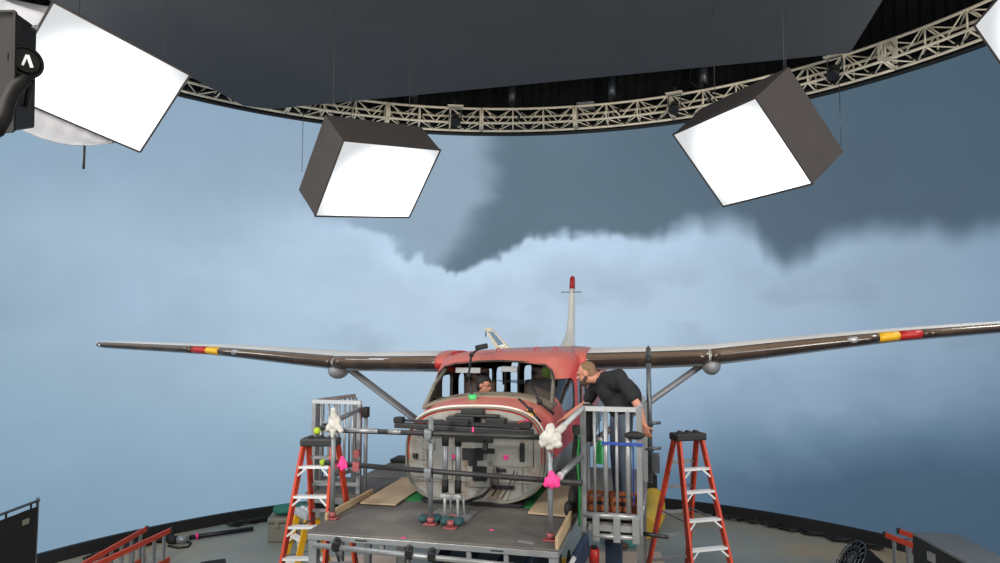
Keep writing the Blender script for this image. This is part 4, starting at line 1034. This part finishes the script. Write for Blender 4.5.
# black bag on the deck and gear beside the basket
m = MB()
for c, r in (((1.17, -2.36, 1.95), (.06, .12, .15)), ((1.14, -2.50, 1.88), (.055, .09, .08))):
    m.ell(S(*c), r, RS @ Matrix.Rotation(-.3, 3, 'X'), 14, 10, .85)
m.ptube([S(1.19, -2.36, 2.08), S(1.22, -2.33, 2.22), S(1.22, -2.45, 2.12)], .01, 6)
tag(m.build('black_bag', 'black'), 'black bag slumped on the plywood against the basket', 'bag')
m = MB()
for k in range(5):
    m.ptube([S(1.22 + .012 * k, -2.62 + .02 * k, 2.75 - .05 * k), S(1.2 + .02 * k, -2.66, 2.45), S(1.25 + .01 * k, -2.62, 2.15), S(1.24, -2.6 + .03 * k, 1.86)], .012, 6)
tag(m.build('cable_bundle', 'cable'), 'bundle of black cables hanging left of the basket', 'cables')
m = MB().ptube([S(1.285, -2.80, 2.75), S(1.27, -2.84, 2.4), S(1.285, -2.81, 2.1), S(1.28, -2.82, 1.80)], .012, 6)
tag(m.build('green_cable', 'green'), 'green cable hanging down the left post of the basket', 'cable')
# tall pole with clamps behind the man
pb_ = S(1.945, -2.20, 0)
t = thing('tall_pole', 'tall grey steel pole with clamps rising past the wing on the right of the man', 'pole', S(1.945, -2.2, 2.12))
MB().tube(S(1.945, -2.2, 2.12), S(1.945, -2.2, 3.52), .026, n=14).build('pole', 'steel', t)
MB().tube(S(1.945, -2.2, 3.36), S(1.945, -2.2, 3.44), .032, n=12).tube(S(1.945, -2.2, 3.43), S(1.945, -2.2, 3.54), .010, n=8).build('top_collar', 'black', t)
for z_ in (2.73, 2.47): MB().tube(S(1.90, -2.24, z_), S(2.06, -2.2, z_ + .01), .016, n=8).tube(S(1.945, -2.2, z_ - .03), S(1.945, -2.2, z_ + .03), .04, n=12).build('clamp', 'steel', t)
MB().box(S(2.00, -2.22, 2.33), (.09, .07, .20), RS).build('junction_box', 'steel', t, bevel=.01)
MB().bar(S(1.90, -2.22, 2.14), S(1.90, -2.22, 2.95), .05, .05).build('sleeve', 'alu', t)

# ================================================================== ladders
def ladder(name, lb, base, wdir, sdir, H, hw0, hw1, sp, nst, mrail='orange', zs=None, rz_s=None, mstep='step', mcap='cap'):
    """step ladder: wdir across the steps, sdir towards the step side"""
    base = V3(base); wd, sd = V3(wdir).normalized(), V3(sdir).normalized(); rz = math.atan2(wd.y, wd.x)
    t = thing(name, lb, 'ladder', base, rz, None)
    q = lambda w_, s_, z_: base + wd * w_ + sd * s_ + V3((0, 0, z_))
    for sgn in (-1, 1):
        for side in (1, -1):
            top = q(sgn * hw1, side * .05, H - .04); bot = q(sgn * hw0, side * sp, .02)
            r_ = MB().bar(bot, top, .03, .075, up=sd).build('rail', mrail, t)
            MB().box(q(sgn * hw0, side * sp, .02), (.05, .09, .04), Matrix.Rotation(rz, 3, 'Z')).build('foot', 'cap', r_)
    for k in range(1, nst + 1):
        z_ = zs[k - 1] if zs else k * H / (nst + 1); f = z_ / H; hw = lerp(hw0, hw1, f) - .012; s_ = lerp(sp, .05, f)
        so_ = MB().hexa([q(-hw, s_ - .045, z_ - .025), q(hw, s_ - .045, z_ - .025), q(hw, s_ + .04, z_ - .025), q(-hw, s_ + .04, z_ - .025)],
                  [q(-hw, s_ - .045, z_), q(hw, s_ - .045, z_), q(hw, s_ + .04, z_), q(-hw, s_ + .04, z_)]).build('step', mstep, t)
        for sgn in (-1, 1): MB().bar(q(sgn * (hw - .08), s_ + .03, z_ - .025), q(sgn * (hw + .002), s_ + .05, z_ - .10), .006, .02).build('brace', mstep, so_)
        z2 = rz_s[k - 1] if rz_s else z_ + .06; f = z2 / H; hw = lerp(hw0, hw1, f) - .012; s_ = lerp(sp, .05, f)
        MB().bar(q(-hw, -s_, z2), q(hw, -s_, z2), .02, .035).build('rear_rung', 'alu', t)
    MB().box(q(0, 0, H - .02), (hw1 * 2 + .09, .2, .085), Matrix.Rotation(rz, 3, 'Z')).build('top_cap', mcap, t, bevel=.015)
    tr_ = MB()
    for x in (-.5, 0, .5): tr_.tube(q(x * hw1 * 1.4, -.03, H + .022), q(x * hw1 * 1.4, .03, H + .022), .028, n=10)
    tr_.build('tool_tray', mcap, t)
    for sgn in (-1, 1): MB().bar(q(sgn * (lerp(hw0, hw1, .62) - .02), lerp(sp, .05, .62), H * .62), q(sgn * (lerp(hw0, hw1, .62) - .02), -lerp(sp, .05, .62), H * .62), .006, .02).build('spreader', 'alu', t)
    return t
ladder('step_ladder', 'orange step ladder standing right of the basket, black top cap', (2.225, 8.4, 0), (.96, .28, 0), (.28, -.96, 0), 2.47, .33, .15, .74, 7, zs=(2.11, 1.866, 1.568, 1.27, .96, .65, .34), rz_s=(2.13, 1.825, 1.5, 1.2, .89, .6, .3))
ladder('step_ladder', 'orange step ladder standing left of the platform, white steps', (-2.02, 8.0, 0), (.985, -.02, 0), (-.30, -.95, 0), 2.47, .30, .165, .54, 7, zs=(2.2, 1.89, 1.578, 1.262, .95, .64, .33))
ladder('small_step_ladder', 'small yellow step ladder behind the left orange ladder', (-2.42, 8.95, 0), (.62, -.78, 0), (-.78, -.62, 0), 1.44, .25, .15, .42, 4, 'yellow', mcap='alubright')
def lying(lb, ends, zs, nr, name='lying_ladder'):
    (a0, a1), (b0, b1) = ends
    t = thing(name, lb, 'ladder', V3((a0.x, a0.y, 0)), 0, 'ladders lying on their sides')
    for p, q_ in ((a0, a1), (b0, b1)):
        MB().bar(p, q_, .03, .075).build('rail', 'orange', t)
        d = (q_ - p).normalized(); MB().bar(q_, q_ + d * .05, .036, .085).build('rail_end', 'cap', t)
        lo0, lo1 = V3((p.x, p.y, .05)), V3((q_.x, q_.y, .05))
        MB().bar(lo0, lo1, .03, .075).build('rail', 'orange', t)
        for k in range(nr):
            f = (k + .4) / nr; c = lerp(p, q_, f); MB().bar(V3((c.x, c.y, .08)), c + V3((0, 0, -.03)), .075, .022, up=(1, 0, 0)).build('rung', 'alu', t)
    return t
lying('orange ladder lying on its edge at the bottom left near the screen', ((GZ(92, 567, .5), GZ(170, 530.5, .5)), (GZ(72, 571, .5), GZ(146, 529, .5))), .5, 7)
lying('orange ladder lying on its edge at the right beside the black road case', ((GZ(960, 564, .6), GZ(886, 535, .6)), (GZ(990, 563, .6), GZ(900, 531.5, .6))), .6, 5)

# ================================================================== floor clutter
# black flag at left
t = thing('black_flag', 'black cloth flag on a frame standing at the bottom left edge', 'flag', V3((-4.6, 6.3, 0)), 0)
f0, f1 = V3((-4.49, 6.92, 0)), V3((-4.47, 4.9, 0)); rs = []
for i in range(41):
    f = i / 40; c = lerp(f0, f1, f); w_ = .012 * math.sin(i * 1.3)
    rs.append([V3((c.x + w_, c.y, .08)), V3((c.x + w_ + .012, c.y, .08)), V3((c.x + w_ * .3 + .012, c.y, 2.0)), V3((c.x + w_ * .3, c.y, 2.0))])
MB().loft(rs, smooth=False).build('cloth', 'drape', t)
MB().tube(f0 + V3((0, .03, 2.05)), f1 + V3((0, 0, 2.05)), .014, n=8).tube(f0 + V3((0, .01, 0)), f0 + V3((0, .01, 2.08)), .014, n=8).tube(f1, f1 + V3((0, 0, 2.06)), .014, n=8).tube(f0 + V3((0, 0, .08)), f1 + V3((0, 0, .08)), .014, n=8).build('frame', 'steel', t)
tp = MB()
for f in (.05, .22, .42, .62, .82): c = lerp(f0, f1, f); tp.bar(c + V3((.01, 0, 1.99)), c + V3((.01, 0, 2.06)), .02, .006)
tp.build('ties', 'cable', t)
MB().box(f0 + V3((.02, -.18, 1.9)), (.006, .09, .05)).build('cloth_label', 'case', t)
# case with teal bag
t = thing('equipment_case', 'grey tan plastic equipment case on the floor behind the left ladder', 'case', V3((-3.6, 12.7, 0)), .12)
R = Matrix.Rotation(.12, 3, 'Z'); c0 = V3((-3.68, 12.78, 0))
MB().box(c0 + V3((0, 0, .16)), (.82, .5, .32), R).build('case_body', 'case', t, bevel=.03)
MB().box(c0 + V3((0, 0, .375)), (.84, .52, .1), R).build('case_lid', 'case', t, bevel=.03)
for x in (-.25, 0, .25):
    MB().box(c0 + R @ V3((x, -.265, .31)), (.08, .03, .1), R).build('latch', 'blackmetal' if x == 0 else 'case', t, bevel=.006)
MB().ptube([c0 + R @ V3((-.09, -.26, .2)), c0 + R @ V3((-.09, -.3, .2)), c0 + R @ V3((.09, -.3, .2)), c0 + R @ V3((.09, -.26, .2))], .013, 6).build('handle', 'black', t)
m = MB(); m.ell(c0 + V3((-.02, .02, .515)), (.36, .2, .09), R, 20, 10, .75)
for v in m.v: v.z += .025 * noise.noise(v * 6)
tag(m.build('teal_bag', 'teal'), 'teal canvas bag lying on the equipment case', 'bag')
# pipe and bits on the floor near the screen
a, b_ = GZ(189, 537.5, .05), GZ(253, 528.5, .05)
tag(MB().tube(a, b_, .04, n=10).build('floor_pipe', 'blackmetal'), 'long dark pipe lying on the floor at left near the screen', 'pipe')
p = lerp(a, b_, .12); t = tag(MB().tube(p + V3((-.03, 0, .0)), p + V3((.03, .01, 0)), .05, n=10).build('pipe_ring', 'pink'), 'pink ring of tape round the pipe on the left floor', 'tape')
p = GZ(178, 541, .06); t = thing('floor_lamp_head', 'small silver and black lamp head on the floor beside the left ladder end', 'lamp', V3((p.x, p.y, 0)), 0)
MB().tube(p + V3((-.16, 0, .02)), p + V3((-.02, 0, .02)), .07, n=14).build('body', 'black', t); MB().tube(p + V3((-.02, 0, .02)), p + V3((.14, .03, .02)), .06, n=14).build('front_ring', 'alu', t)
m = MB().ptube([GZ(168, 546, .012), GZ(178, 548, .012), GZ(188, 547, .012), GZ(191, 543, .012), GZ(184, 540, .012)], .02, 6)
tag(m.build('loose_cable', 'cable'), 'black cable curled on the floor right of the lying ladder', 'cable')
def heap(lb, pts, n_, seed):
    random.seed(seed); m = MB()
    for k in range(n_):
        pp_ = []
        for p in pts: pp_.append(p + V3((random.uniform(-.09, .09), random.uniform(-.09, .09), .02 + random.uniform(0, .07))))
        m.ptube(pp_, .018, 6)
    for v in m.v: v.z = max(v.z, .002)
    tag(m.build('cable_heap', 'cable'), lb, 'cables', 'cable heaps along the screen')
def along(pxs, r, n_=14):
    th0_, th1_ = ring_at(pxs[0], 535, r)[0], ring_at(pxs[1], 535, r)[0]
    return [ringp(lerp(th0_, th1_, i / (n_ - 1)), r + .05 * math.sin(i * 2.1), 0) for i in range(n_)]
heap('heap of black cables along the foot of the screen, left of the equipment case', along((232, 266), 7.85), 9, 3)
heap('heap of black cables along the foot of the screen behind the lying ladder at left', along((90, 170), 7.8), 9, 4)
heap('heap of black cables at the foot of the screen behind the wire guarded fan', along((770, 880), 7.85), 8, 5)
heap('few black cables along the foot of the screen between the right ladder and the fan', along((712, 775), 7.9), 4, 6)
# wedge at bottom
p = V3((-4.17, 10.5, 0)); R = Matrix.Rotation(.5, 3, 'Z')
t = thing('floor_monitor', 'black wedge shaped box on the floor left of the equipment case', 'speaker', p, .5)
q = lambda x, y, z: p + R @ V3((x, y, z))
prof = [(-.2, 0), (.2, 0), (.16, .2), (-.02, .36), (-.14, .33)]
MB().prism([q(-.2, y, z) for y, z in prof], R @ V3((.34, 0, 0))).build('cabinet', 'black', t, bevel=.01)
MB().bar(q(-.1, .05, .32), q(.06, .05, .32), .03).build('handle', 'blackmetal', t)
# duct and black box
t = thing('black_box', 'black box on the floor behind the basket with the yellow duct at its mouth', 'box', V3((3.0, 14.3, 0)), 0)
MB().box(V3((2.98, 14.45, .40)), (.36, .3, .8)).build('housing', 'black', t, bevel=.02)
MB().box(V3((2.98, 14.29, .46)), (.3, .02, .5)).build('grille', 'blackmetal', t)
pts = [V3((3.02, 14.1, .42)), V3((3.0, 13.85, .34)), V3((2.92, 13.5, .24)), V3((2.76, 13.1, .205)), V3((2.56, 12.7, .205))]
fine = [lerp(pts[min(int(i / 8), 3)], pts[min(int(i / 8), 3) + 1], (i / 8) % 1 if i < 32 else 1) for i in range(33)]
tag(MB().ptube(fine, [.2 - .016 * (i % 2) for i in range(33)], 16).build('ventilation_duct', 'duct'), 'fat yellow ventilation duct on the floor right of the basket', 'duct')
t = thing('plastic_tote', 'teal plastic tote on the floor below the basket', 'tote', V3((2.08, 12.42, 0)), .1)
MB().box(V3((2.08, 12.42, .16)), (.5, .4, .32)).build('tub', 'tote', t, bevel=.03); MB().box(V3((2.08, 12.42, .335)), (.54, .44, .03)).build('lid', 'tote', t, bevel=.01)
t = thing('fuel_can', 'small red can standing below the left end of the basket', 'can', S(1.43, -2.86, 1.3))
p = S(1.40, -2.62, 0)
MB().tube(p + V3((0, 0, 1.40)), p + V3((0, 0, 1.54)), .05, n=16).build('body', 'redpaint', t); MB().tube(p + V3((0, 0, 1.54)), p + V3((0, 0, 1.565)), .03, n=12).build('cap', 'black', t)
MB().tube(p, p + V3((0, 0, 1.40)), .03, n=10).build('stem', 'blackmetal', t)
# cardboard on the floor
tag(MB().prism([GZ(596, 552, .004), GZ(660, 552, .004), GZ(668, 572, .004), GZ(590, 572, .004)], (0, 0, .008)).build('cardboard_sheet', 'paper'), 'pinkish cardboard sheet on the floor below the basket', 'cardboard', 'cardboard on the floor')
tag(MB().prism([GZ(328, 558, .004), GZ(400, 552, .004), GZ(420, 575, .004), GZ(324, 575, .004)], (0, 0, .008)).build('cardboard_sheet', 'paper'), 'pinkish cardboard sheet on the floor under the left half of the platform', 'cardboard', 'cardboard on the floor')
p = GZ(616, 549, 0); t = thing('work_boot', 'tan work boot with blue cuff standing on the floor below the basket', 'boot', p, 0)
m = MB().ell(p + V3((.05, -.02, .06)), (.17, .075, .06), None, 14, 8, .8); m.build('shoe', 'boots', t)
MB().tube(p + V3((-.04, 0, .08)), p + V3((-.05, 0, .22)), .065, .07, 14).build('shaft', 'boots', t)
MB().tube(p + V3((-.05, 0, .21)), p + V3((-.06, 0, .42)), .085, .08, 14).build('cuff', 'bluecloth', t)
# black road case at right
t = thing('road_case', 'big black road case with grey lid at the bottom right corner', 'road case', V3((5.4, 8.3, 0)), 0)
zz = 1.2; c = [GZ(912, 532, zz), GZ(956, 533.5, zz), GZ(1004, 559, zz), GZ(972, 565, zz)]
ex = (c[3] - c[0]); c2, c3 = c[1] + ex * 1.25, c[0] + ex * 1.25; top = [c[0], c[1], c2, c3]
MB().prism([V3((p_.x, p_.y, .02)) for p_ in top], (0, 0, zz - .06)).build('case_body', 'black', t, bevel=.012)
MB().prism([V3((p_.x, p_.y, zz - .035)) for p_ in top], (0, 0, .035)).build('case_lid', 'casetop', t, bevel=.008)
MB().box(lerp(c[0], c3, .3) + V3((-.02, 0, -.16)), (.03, .12, .1)).build('latch', 'alu', t)
# wire guarded drum fan
cF = GZ(850, 560, .44); ax_ = V3((-.80, .05, .55)).normalized()
t = thing('drum_fan', 'black drum fan with round wire guard tilted up at the bottom right', 'fan', V3((cF.x, cF.y, 0)), 0)
s1 = ax_.cross(V3((0, 0, 1))).normalized(); s2 = s1.cross(ax_).normalized()
circ = lambda c_, r_, n_=28: [c_ + (s1 * math.cos(2 * PI * j / n_) + s2 * math.sin(2 * PI * j / n_)) * r_ for j in range(n_)]
MB().loft([circ(cF - ax_ * .02, .30), circ(cF - ax_ * .42, .24), circ(cF - ax_ * .42, .21), circ(cF - ax_ * .02, .27)], caps=(False, False)).build('drum', 'black', t)
gd = MB()
for r_ in (.31, .22, .13, .05): gd.ptube(circ(cF + ax_ * .0, r_), .008, 6, closed=True)
for k in range(8): an = PI * k / 8; d = (s1 * math.cos(an) + s2 * math.sin(an)) * .31; gd.tube(cF - d, cF + d, .006, n=6)
gd.build('wire_guard', 'steel', t)
for k in range(4):
    an = PI * k / 2; d = s1 * math.cos(an) + s2 * math.sin(an); e_ = -s1 * math.sin(an) + s2 * math.cos(an); c_ = cF - ax_ * .12
    MB().hexa([c_ + d * .04 - e_ * .02, c_ + d * .24 - e_ * .06, c_ + d * .24 + e_ * .05 + ax_ * .05, c_ + d * .04 + e_ * .02 + ax_ * .02], [p_ + ax_ * .006 for p_ in (c_ + d * .04 - e_ * .02, c_ + d * .24 - e_ * .06, c_ + d * .24 + e_ * .05 + ax_ * .05, c_ + d * .04 + e_ * .02 + ax_ * .02)]).build('blade', 'blackmetal', t)
MB().ell(cF - ax_ * .1, .05).build('hub', 'blackmetal', t)
hc = cF - ax_ * .2
MB().ptube([hc + s1 * .34, V3((hc.x, hc.y, .02)) + s1 * .34 + V3((0, .1, 0)), V3((hc.x, hc.y, .02)) - s1 * .34 + V3((0, .1, 0)), hc - s1 * .34], .016, 8).tube(hc + s1 * .34, hc + s1 * .24, .014).tube(hc - s1 * .34, hc - s1 * .24, .014).build('stand', 'blackmetal', t)

# ================================================================== people
def union(parts, voxel, smooth=6):
    """capsules -> one continuous surface"""
    m = MB()
    for p in parts:
        if p[0] == 'c':
            _, a, b_, r0, r1 = p; d = V3(b_) - V3(a)
            m.ptube([V3(a), V3(b_)], [r0, r1], 14); m.ell(a, r0, nu=14, nv=9); m.ell(b_, r1, nu=14, nv=9)
        else:
            _, c_, r_, R_ = p; m.ell(c_, r_, R_, 20, 14)
    return m
def baked(m, name, mats, parent, voxel, it=8):
    o = m.build(name, mats, parent); r = o.modifiers.new('r', 'REMESH'); r.mode = 'VOXEL'; r.voxel_size = voxel
    s_ = o.modifiers.new('s', 'SMOOTH'); s_.iterations = it; s_.factor = .5
    bpy.context.view_layer.update(); evaluated(o)
    for p_ in o.data.polygons: p_.use_smooth = True
    return o
def chain(parts, pts, rs):
    for i in range(len(pts) - 1): parts.append(('c', pts[i], pts[i + 1], rs[i], rs[i + 1]))
def frame(fwd, up):
    f = V3(fwd).normalized(); s_ = f.cross(V3(up)).normalized(); u_ = s_.cross(f).normalized()
    return Matrix((s_, f, u_)).transposed()                      # columns: right, forward, up
def head_parts(parts, c, R, neck, k=1.0):
    q = lambda x, y, z: V3(c) + R @ (V3((x, y, z)) * k)
    parts.append(('e', q(0, -.015, .03), (.074 * k, .092 * k, .09 * k), R)); parts.append(('e', q(0, .015, -.035), (.062 * k, .07 * k, .075 * k), R))
    parts.append(('e', q(0, .055, -.085), (.034 * k, .03 * k, .026 * k), R))                        # chin
    parts.append(('c', q(0, .082, .012), q(0, .105, -.028), .009 * k, .015 * k))                   # nose
    parts.append(('c', q(-.035, .078, .028), q(.035, .078, .028), .013 * k, .013 * k))             # brow
    parts.append(('c', q(-.02, .084, -.056), q(.02, .084, -.056), .009 * k, .009 * k))             # lips
    for sx in (-1, 1): parts.append(('e', q(sx * .077, -.01, 0), (.012 * k, .022 * k, .034 * k), R))
    parts.append(('c', q(0, -.03, -.06), neck, .055 * k, .06 * k))
    return q
def hand(parts, wrist, d, palm, curl, side):
    """d: finger direction, palm: palm normal (fingers curl towards it), side +1/-1: thumb side"""
    d = V3(d).normalized(); n_ = V3(palm).normalized(); n_ = (n_ - d * n_.dot(d)).normalized(); s_ = d.cross(n_).normalized() * side
    w = V3(wrist); k = w + d * .085
    for x in (-.027, -.009, .009, .027): parts.append(('c', w + s_ * x * .7, k + s_ * x, .015, .0125))
    for x, L_ in ((.03, .072), (.010, .082), (-.010, .076), (-.03, .06)):
        p = k + s_ * x; a = 0.; r = .0092
        for j, fr in enumerate((.45, .32, .23)):
            a += curl; dd = d * math.cos(a) + n_ * math.sin(a); p2 = p + dd * L_ * fr; parts.append(('c', p, p2, r, r - .0007)); p = p2; r -= .0007
    p = w + d * .03 + s_ * .028; p2 = p + (d * .55 + s_ * .7 + n_ * .3).normalized() * .042; p3 = p2 + (d * .8 + s_ * .1 + n_ * .55).normalized() * .034
    parts.append(('c', p, p2, .013, .011)); parts.append(('c', p2, p3, .011, .009))

# --- the man bending from the basket
shN, shF = LV(619, 376, -2.36), LV(598, 382, -1.98)
elN, haN = LV(637, 404, -2.42), LV(644, 425, -2.40)
elF, haF = LV(586, 404, -1.92), LV(566, 417, -1.80)
neckb = lerp(shN, shF, .5) + V3((-.07, 0, .01)); headc = LV(586, 373.5, -2.17)
hip = LV(626, 397, -2.12); chest = lerp(neckb, hip, .38) + V3((.01, 0, -.05)); waist = lerp(neckb, hip, .72) + V3((.03, 0, .0))
FD = (S(-1, .1, 0) - S(0, 0, 0)).normalized()
LAT = (S(.16, -1, 0) - S(0, 0, 0)).normalized()
t = thing('person', 'bearded man in black t shirt and jeans bending from the basket towards the cockpit', 'person', S(1.68, -2.08, BZ))
zf = BZ + .0
hipN, hipF = hip + LAT * .09 + V3((-.03, 0, -.06)), hip - LAT * .10 + V3((-.06, 0, -.06))
ftN, ftF = S(1.72, -2.22, zf), S(1.62, -2.0, zf)
knN, knF = lerp(hipN, ftN, .5) + FD * .03, lerp(hipF, ftF, .5) + FD * .03
anN, anF = ftN + V3((0, 0, .09)), ftF + V3((0, 0, .09))
body = []
RH = frame((FD + V3((0, 0, -.28))), (0, 0, 1))
hq = head_parts(body, headc, RH, neckb)
chain(body, [neckb, chest, waist, hip], [.075, .135, .125, .13])
body.append(('c', lerp(shN, chest, .3), lerp(shF, chest, .3), .10, .10)); chain(body, [neckb, shN], [.06, .062]); chain(body, [neckb, shF], [.06, .062])
for sh, el, ha in ((shN, elN, haN), (shF, elF, haF)): chain(body, [sh, el, lerp(el, ha, .35), ha], [.055, .042, .043, .028])
hand(body, haN, (haN - elN) + V3((.02, 0, -.05)), LAT * -.3 + V3((.7, .5, 0)), .35, 1)
hand(body, haF, (haF - elF) + V3((-.02, 0, .01)), V3((0, .2, -1)), .18, -1)
for h_, k_, a_, f_ in ((hipN, knN, anN, ftN), (hipF, knF, anF, ftF)):
    chain(body, [h_, k_, a_], [.095, .062, .045]); body.append(('c', f_ + V3((0, 0, .05)), f_ + FD * .16 + V3((0, 0, .04)), .045, .038))
bm_ = union(body, .008); po = baked(bm_, 'body', 'skin', t, .0075, 4)
sh_ = []
chain(sh_, [lerp(neckb, chest, .15), chest, waist, hip + V3((0, 0, .0))], [.092, .165, .165, .172])
sh_.append(('c', waist + V3((.0, 0, -.02)), hip + V3((-.03, 0, -.07)), .15, .16)); sh_.append(('c', hip + LAT * .06 + V3((-.04, 0, -.06)), hip - LAT * .08 + V3((-.06, 0, -.06)), .165, .165)); sh_.append(('c', chest + V3((0, 0, -.02)), hip + V3((-.06, 0, -.08)), .15, .155)); sh_.append(('c', lerp(shN, chest, .3), lerp(shF, chest, .3), .115, .115)); chain(sh_, [neckb, shN], [.066, .075]); chain(sh_, [neckb, shF], [.066, .075])
chain(sh_, [shN, lerp(shN, elN, .74)], [.078, .068]); chain(sh_, [shF, lerp(shF, elF, .74)], [.078, .068])
baked(union(sh_, .01), 'shirt', 'shirt', t, .012, 5)
je = []
chain(je, [hip + V3((-.04, 0, -.12)), hip + V3((-.04, 0, -.16))], [.125, .13])
je = je[1:]
for h_, k_, a_ in ((hipN, knN, anN), (hipF, knF, anF)): chain(je, [h_ + V3((0, 0, -.05)), k_, a_ + V3((0, 0, -.02))], [.105, .08, .07])
baked(union(je, .01), 'jeans', 'jeans', t, .014, 5)
for f_ in (ftN, ftF):
    b2 = []; b2.append(('c', f_ + FD * -.04 + V3((0, 0, .052)), f_ + FD * .17 + V3((0, 0, .05)), .05, .046)); b2.append(('c', f_ + V3((0, 0, .06)), f_ + V3((0, 0, .14)), .056, .056))
    baked(union(b2, .01), 'boot', 'boots', t, .012, 3)
hr = []
hr.append(('e', hq(0, -.03, .042), (.077, .088, .086), RH)); hr.append(('e', hq(0, -.06, -.005), (.066, .055, .07), RH))
baked(union(hr, .006), 'hair', 'hairtan', t, .007, 3)
bd = [('e', hq(0, .04, -.085), (.056, .056, .045), RH), ('c', hq(-.066, .0, -.04), hq(-.04, .05, -.085), .018, .02), ('c', hq(.066, .0, -.04), hq(.04, .05, -.085), .018, .02), ('c', hq(-.03, .088, -.042), hq(.03, .088, -.042), .008, .008)]
baked(union(bd, .006), 'beard', 'beard', t, .006, 3)
for sx in (-1, 1): MB().ell(hq(sx * .03, .083, .008), .0085, nu=10, nv=8).build('eye', 'eye', t)

# --- the person inside the cockpit
t = thing('person', 'dark haired person in black sitting in the cockpit, seen in profile looking right', 'person', PL(-.42, -.55, 2.35))
hc_ = PL(-.20, -.84, 2.985); nk = PL(-.27, -.72, 2.84); FW = (S(.95, -.3, 0) - S(0, 0, 0)).normalized(); RH2 = frame(FW + V3((0, 0, -.1)), (0, 0, 1))
SD = (S(.35, -.35, 0) - S(0, 0, 0)).normalized()
body = []
q2 = head_parts(body, hc_, RH2, nk, .95)
hp = PL(-.40, -.52, 2.46); ch_ = PL(-.33, -.62, 2.66); sA, sB = PL(-.5, -.76, 2.77), PL(-.14, -.55, 2.77)
chain(body, [nk, ch_, hp], [.065, .13, .13]); chain(body, [nk, sA], [.06, .06]); chain(body, [nk, sB], [.06, .06])
eA, eB = PL(-.46, -.92, 2.55), PL(-.05, -.75, 2.56); wA, wB = PL(-.30, -.96, 2.50), PL(.05, -.92, 2.62)
for s_, e_, w_ in ((sA, eA, wA), (sB, eB, wB)): chain(body, [s_, e_, w_], [.052, .042, .028])
hand(body, wA, (.6, -.4, .2), (0, 0, -1), .3, 1); hand(body, wB, (.6, -.5, .2), (0, 0, -1), .3, -1)
for sx in (-.1, .1):
    chain(body, [hp + V3((sx, 0, -.03)), PL(-.40 + sx, -.93, 2.42), PL(-.40 + sx, -.98, 2.09)], [.08, .06, .045])
    body.append(('c', PL(-.4 + sx, -.98, 2.04), PL(-.4 + sx, -1.0, 2.03), .035, .035))
baked(union(body, .008), 'body', 'skin', t, .0085, 4)
sh_ = []
chain(sh_, [lerp(nk, ch_, .2), ch_, hp], [.08, .145, .145]); chain(sh_, [nk, sA, lerp(sA, eA, .95), wA], [.066, .07, .058, .045]); chain(sh_, [nk, sB, lerp(sB, eB, .95), wB], [.066, .07, .058, .045])
baked(union(sh_, .01), 'shirt', 'shirt', t, .012, 4)
je = []
for sx in (-.1, .1): chain(je, [hp + V3((sx, 0, -.03)), PL(-.40 + sx, -.93, 2.42), PL(-.40 + sx, -.98, 2.12)], [.095, .075, .06])
baked(union(je, .01), 'trousers', 'jeans', t, .014, 4)
hr = [('e', q2(0, -.035, .045), (.08, .09, .09), RH2), ('e', q2(0, -.06, -.01), (.072, .062, .085), RH2), ('e', q2(0, .035, .095), (.06, .05, .03), RH2), ('c', q2(-.07, -.01, .03), q2(-.07, .0, -.04), .022, .016)]
baked(union(hr, .006), 'hair', 'hairdark', t, .007, 3)
for sx in (-1, 1): MB().ell(q2(sx * .03, .083, .008), .0085, nu=10, nv=8).build('eye', 'eye', t)

# ================================================================== light, camera
def area(name, loc, target, sx, sy, watt, col):
    l = bpy.data.lights.new(name, 'AREA'); l.shape = 'RECTANGLE'; l.size, l.size_y, l.energy, l.color = sx, sy, watt, col
    o = bpy.data.objects.new(name, l); C.objects.link(o); o.location = loc
    o.rotation_euler = (V3(target) - V3(loc)).to_track_quat('-Z', 'Y').to_euler(); return o
area('key_light', (-3.4, 2.2, 7.4), (0, 8, 2), 3.0, 2.0, 420, (1, .96, .90))
area('fill_light', (3.8, 1.0, 7.3), (.8, 9, 2), 3.0, 2.0, 210, (1, .98, .95))
area('added_truss_light', (-5.2, 1.4, 4.6), (1, 15, 8.6), 1.5, 1.0, 460, (1, .95, .86))  # added lamp out of view, brightens the truss from the left
area('added_truss_light', (5.2, 1.4, 4.6), (-1, 15, 8.6), 1.5, 1.0, 460, (1, .95, .86))  # its added partner on the right, also out of view
area('added_side_light', (7.2, 9.2, 6.6), (1.4, 12.5, 3.6), 1.2, 1.2, 110, (1, .98, .95))  # added lamp out of view, brightens the tail fin
area('added_side_light', (-7.4, 9.4, 6.4), (-2, 9.5, 3), 1.2, 1.2, 110, (1, .98, .95))  # second added lamp out of view, lights the set from the left
wd = bpy.data.worlds.new('dark stage'); SC.world = wd; wd.use_nodes = True
wd.node_tree.nodes['Background'].inputs[0].default_value = (.02, .022, .026, 1)
cam = bpy.data.cameras.new('camera'); co = bpy.data.objects.new('camera', cam); C.objects.link(co)
co.location = (0, 0, CAMZ); co.rotation_euler = (PI / 2 + PITCH, 0, 0)
cam.sensor_width = 36; cam.lens = F / 1000 * 36; cam.clip_start = .05; cam.clip_end = 200
SC.camera = co
SC.view_settings.view_transform = 'Standard'; SC.view_settings.look = 'None'; SC.view_settings.exposure = 0; SC.view_settings.gamma = 1
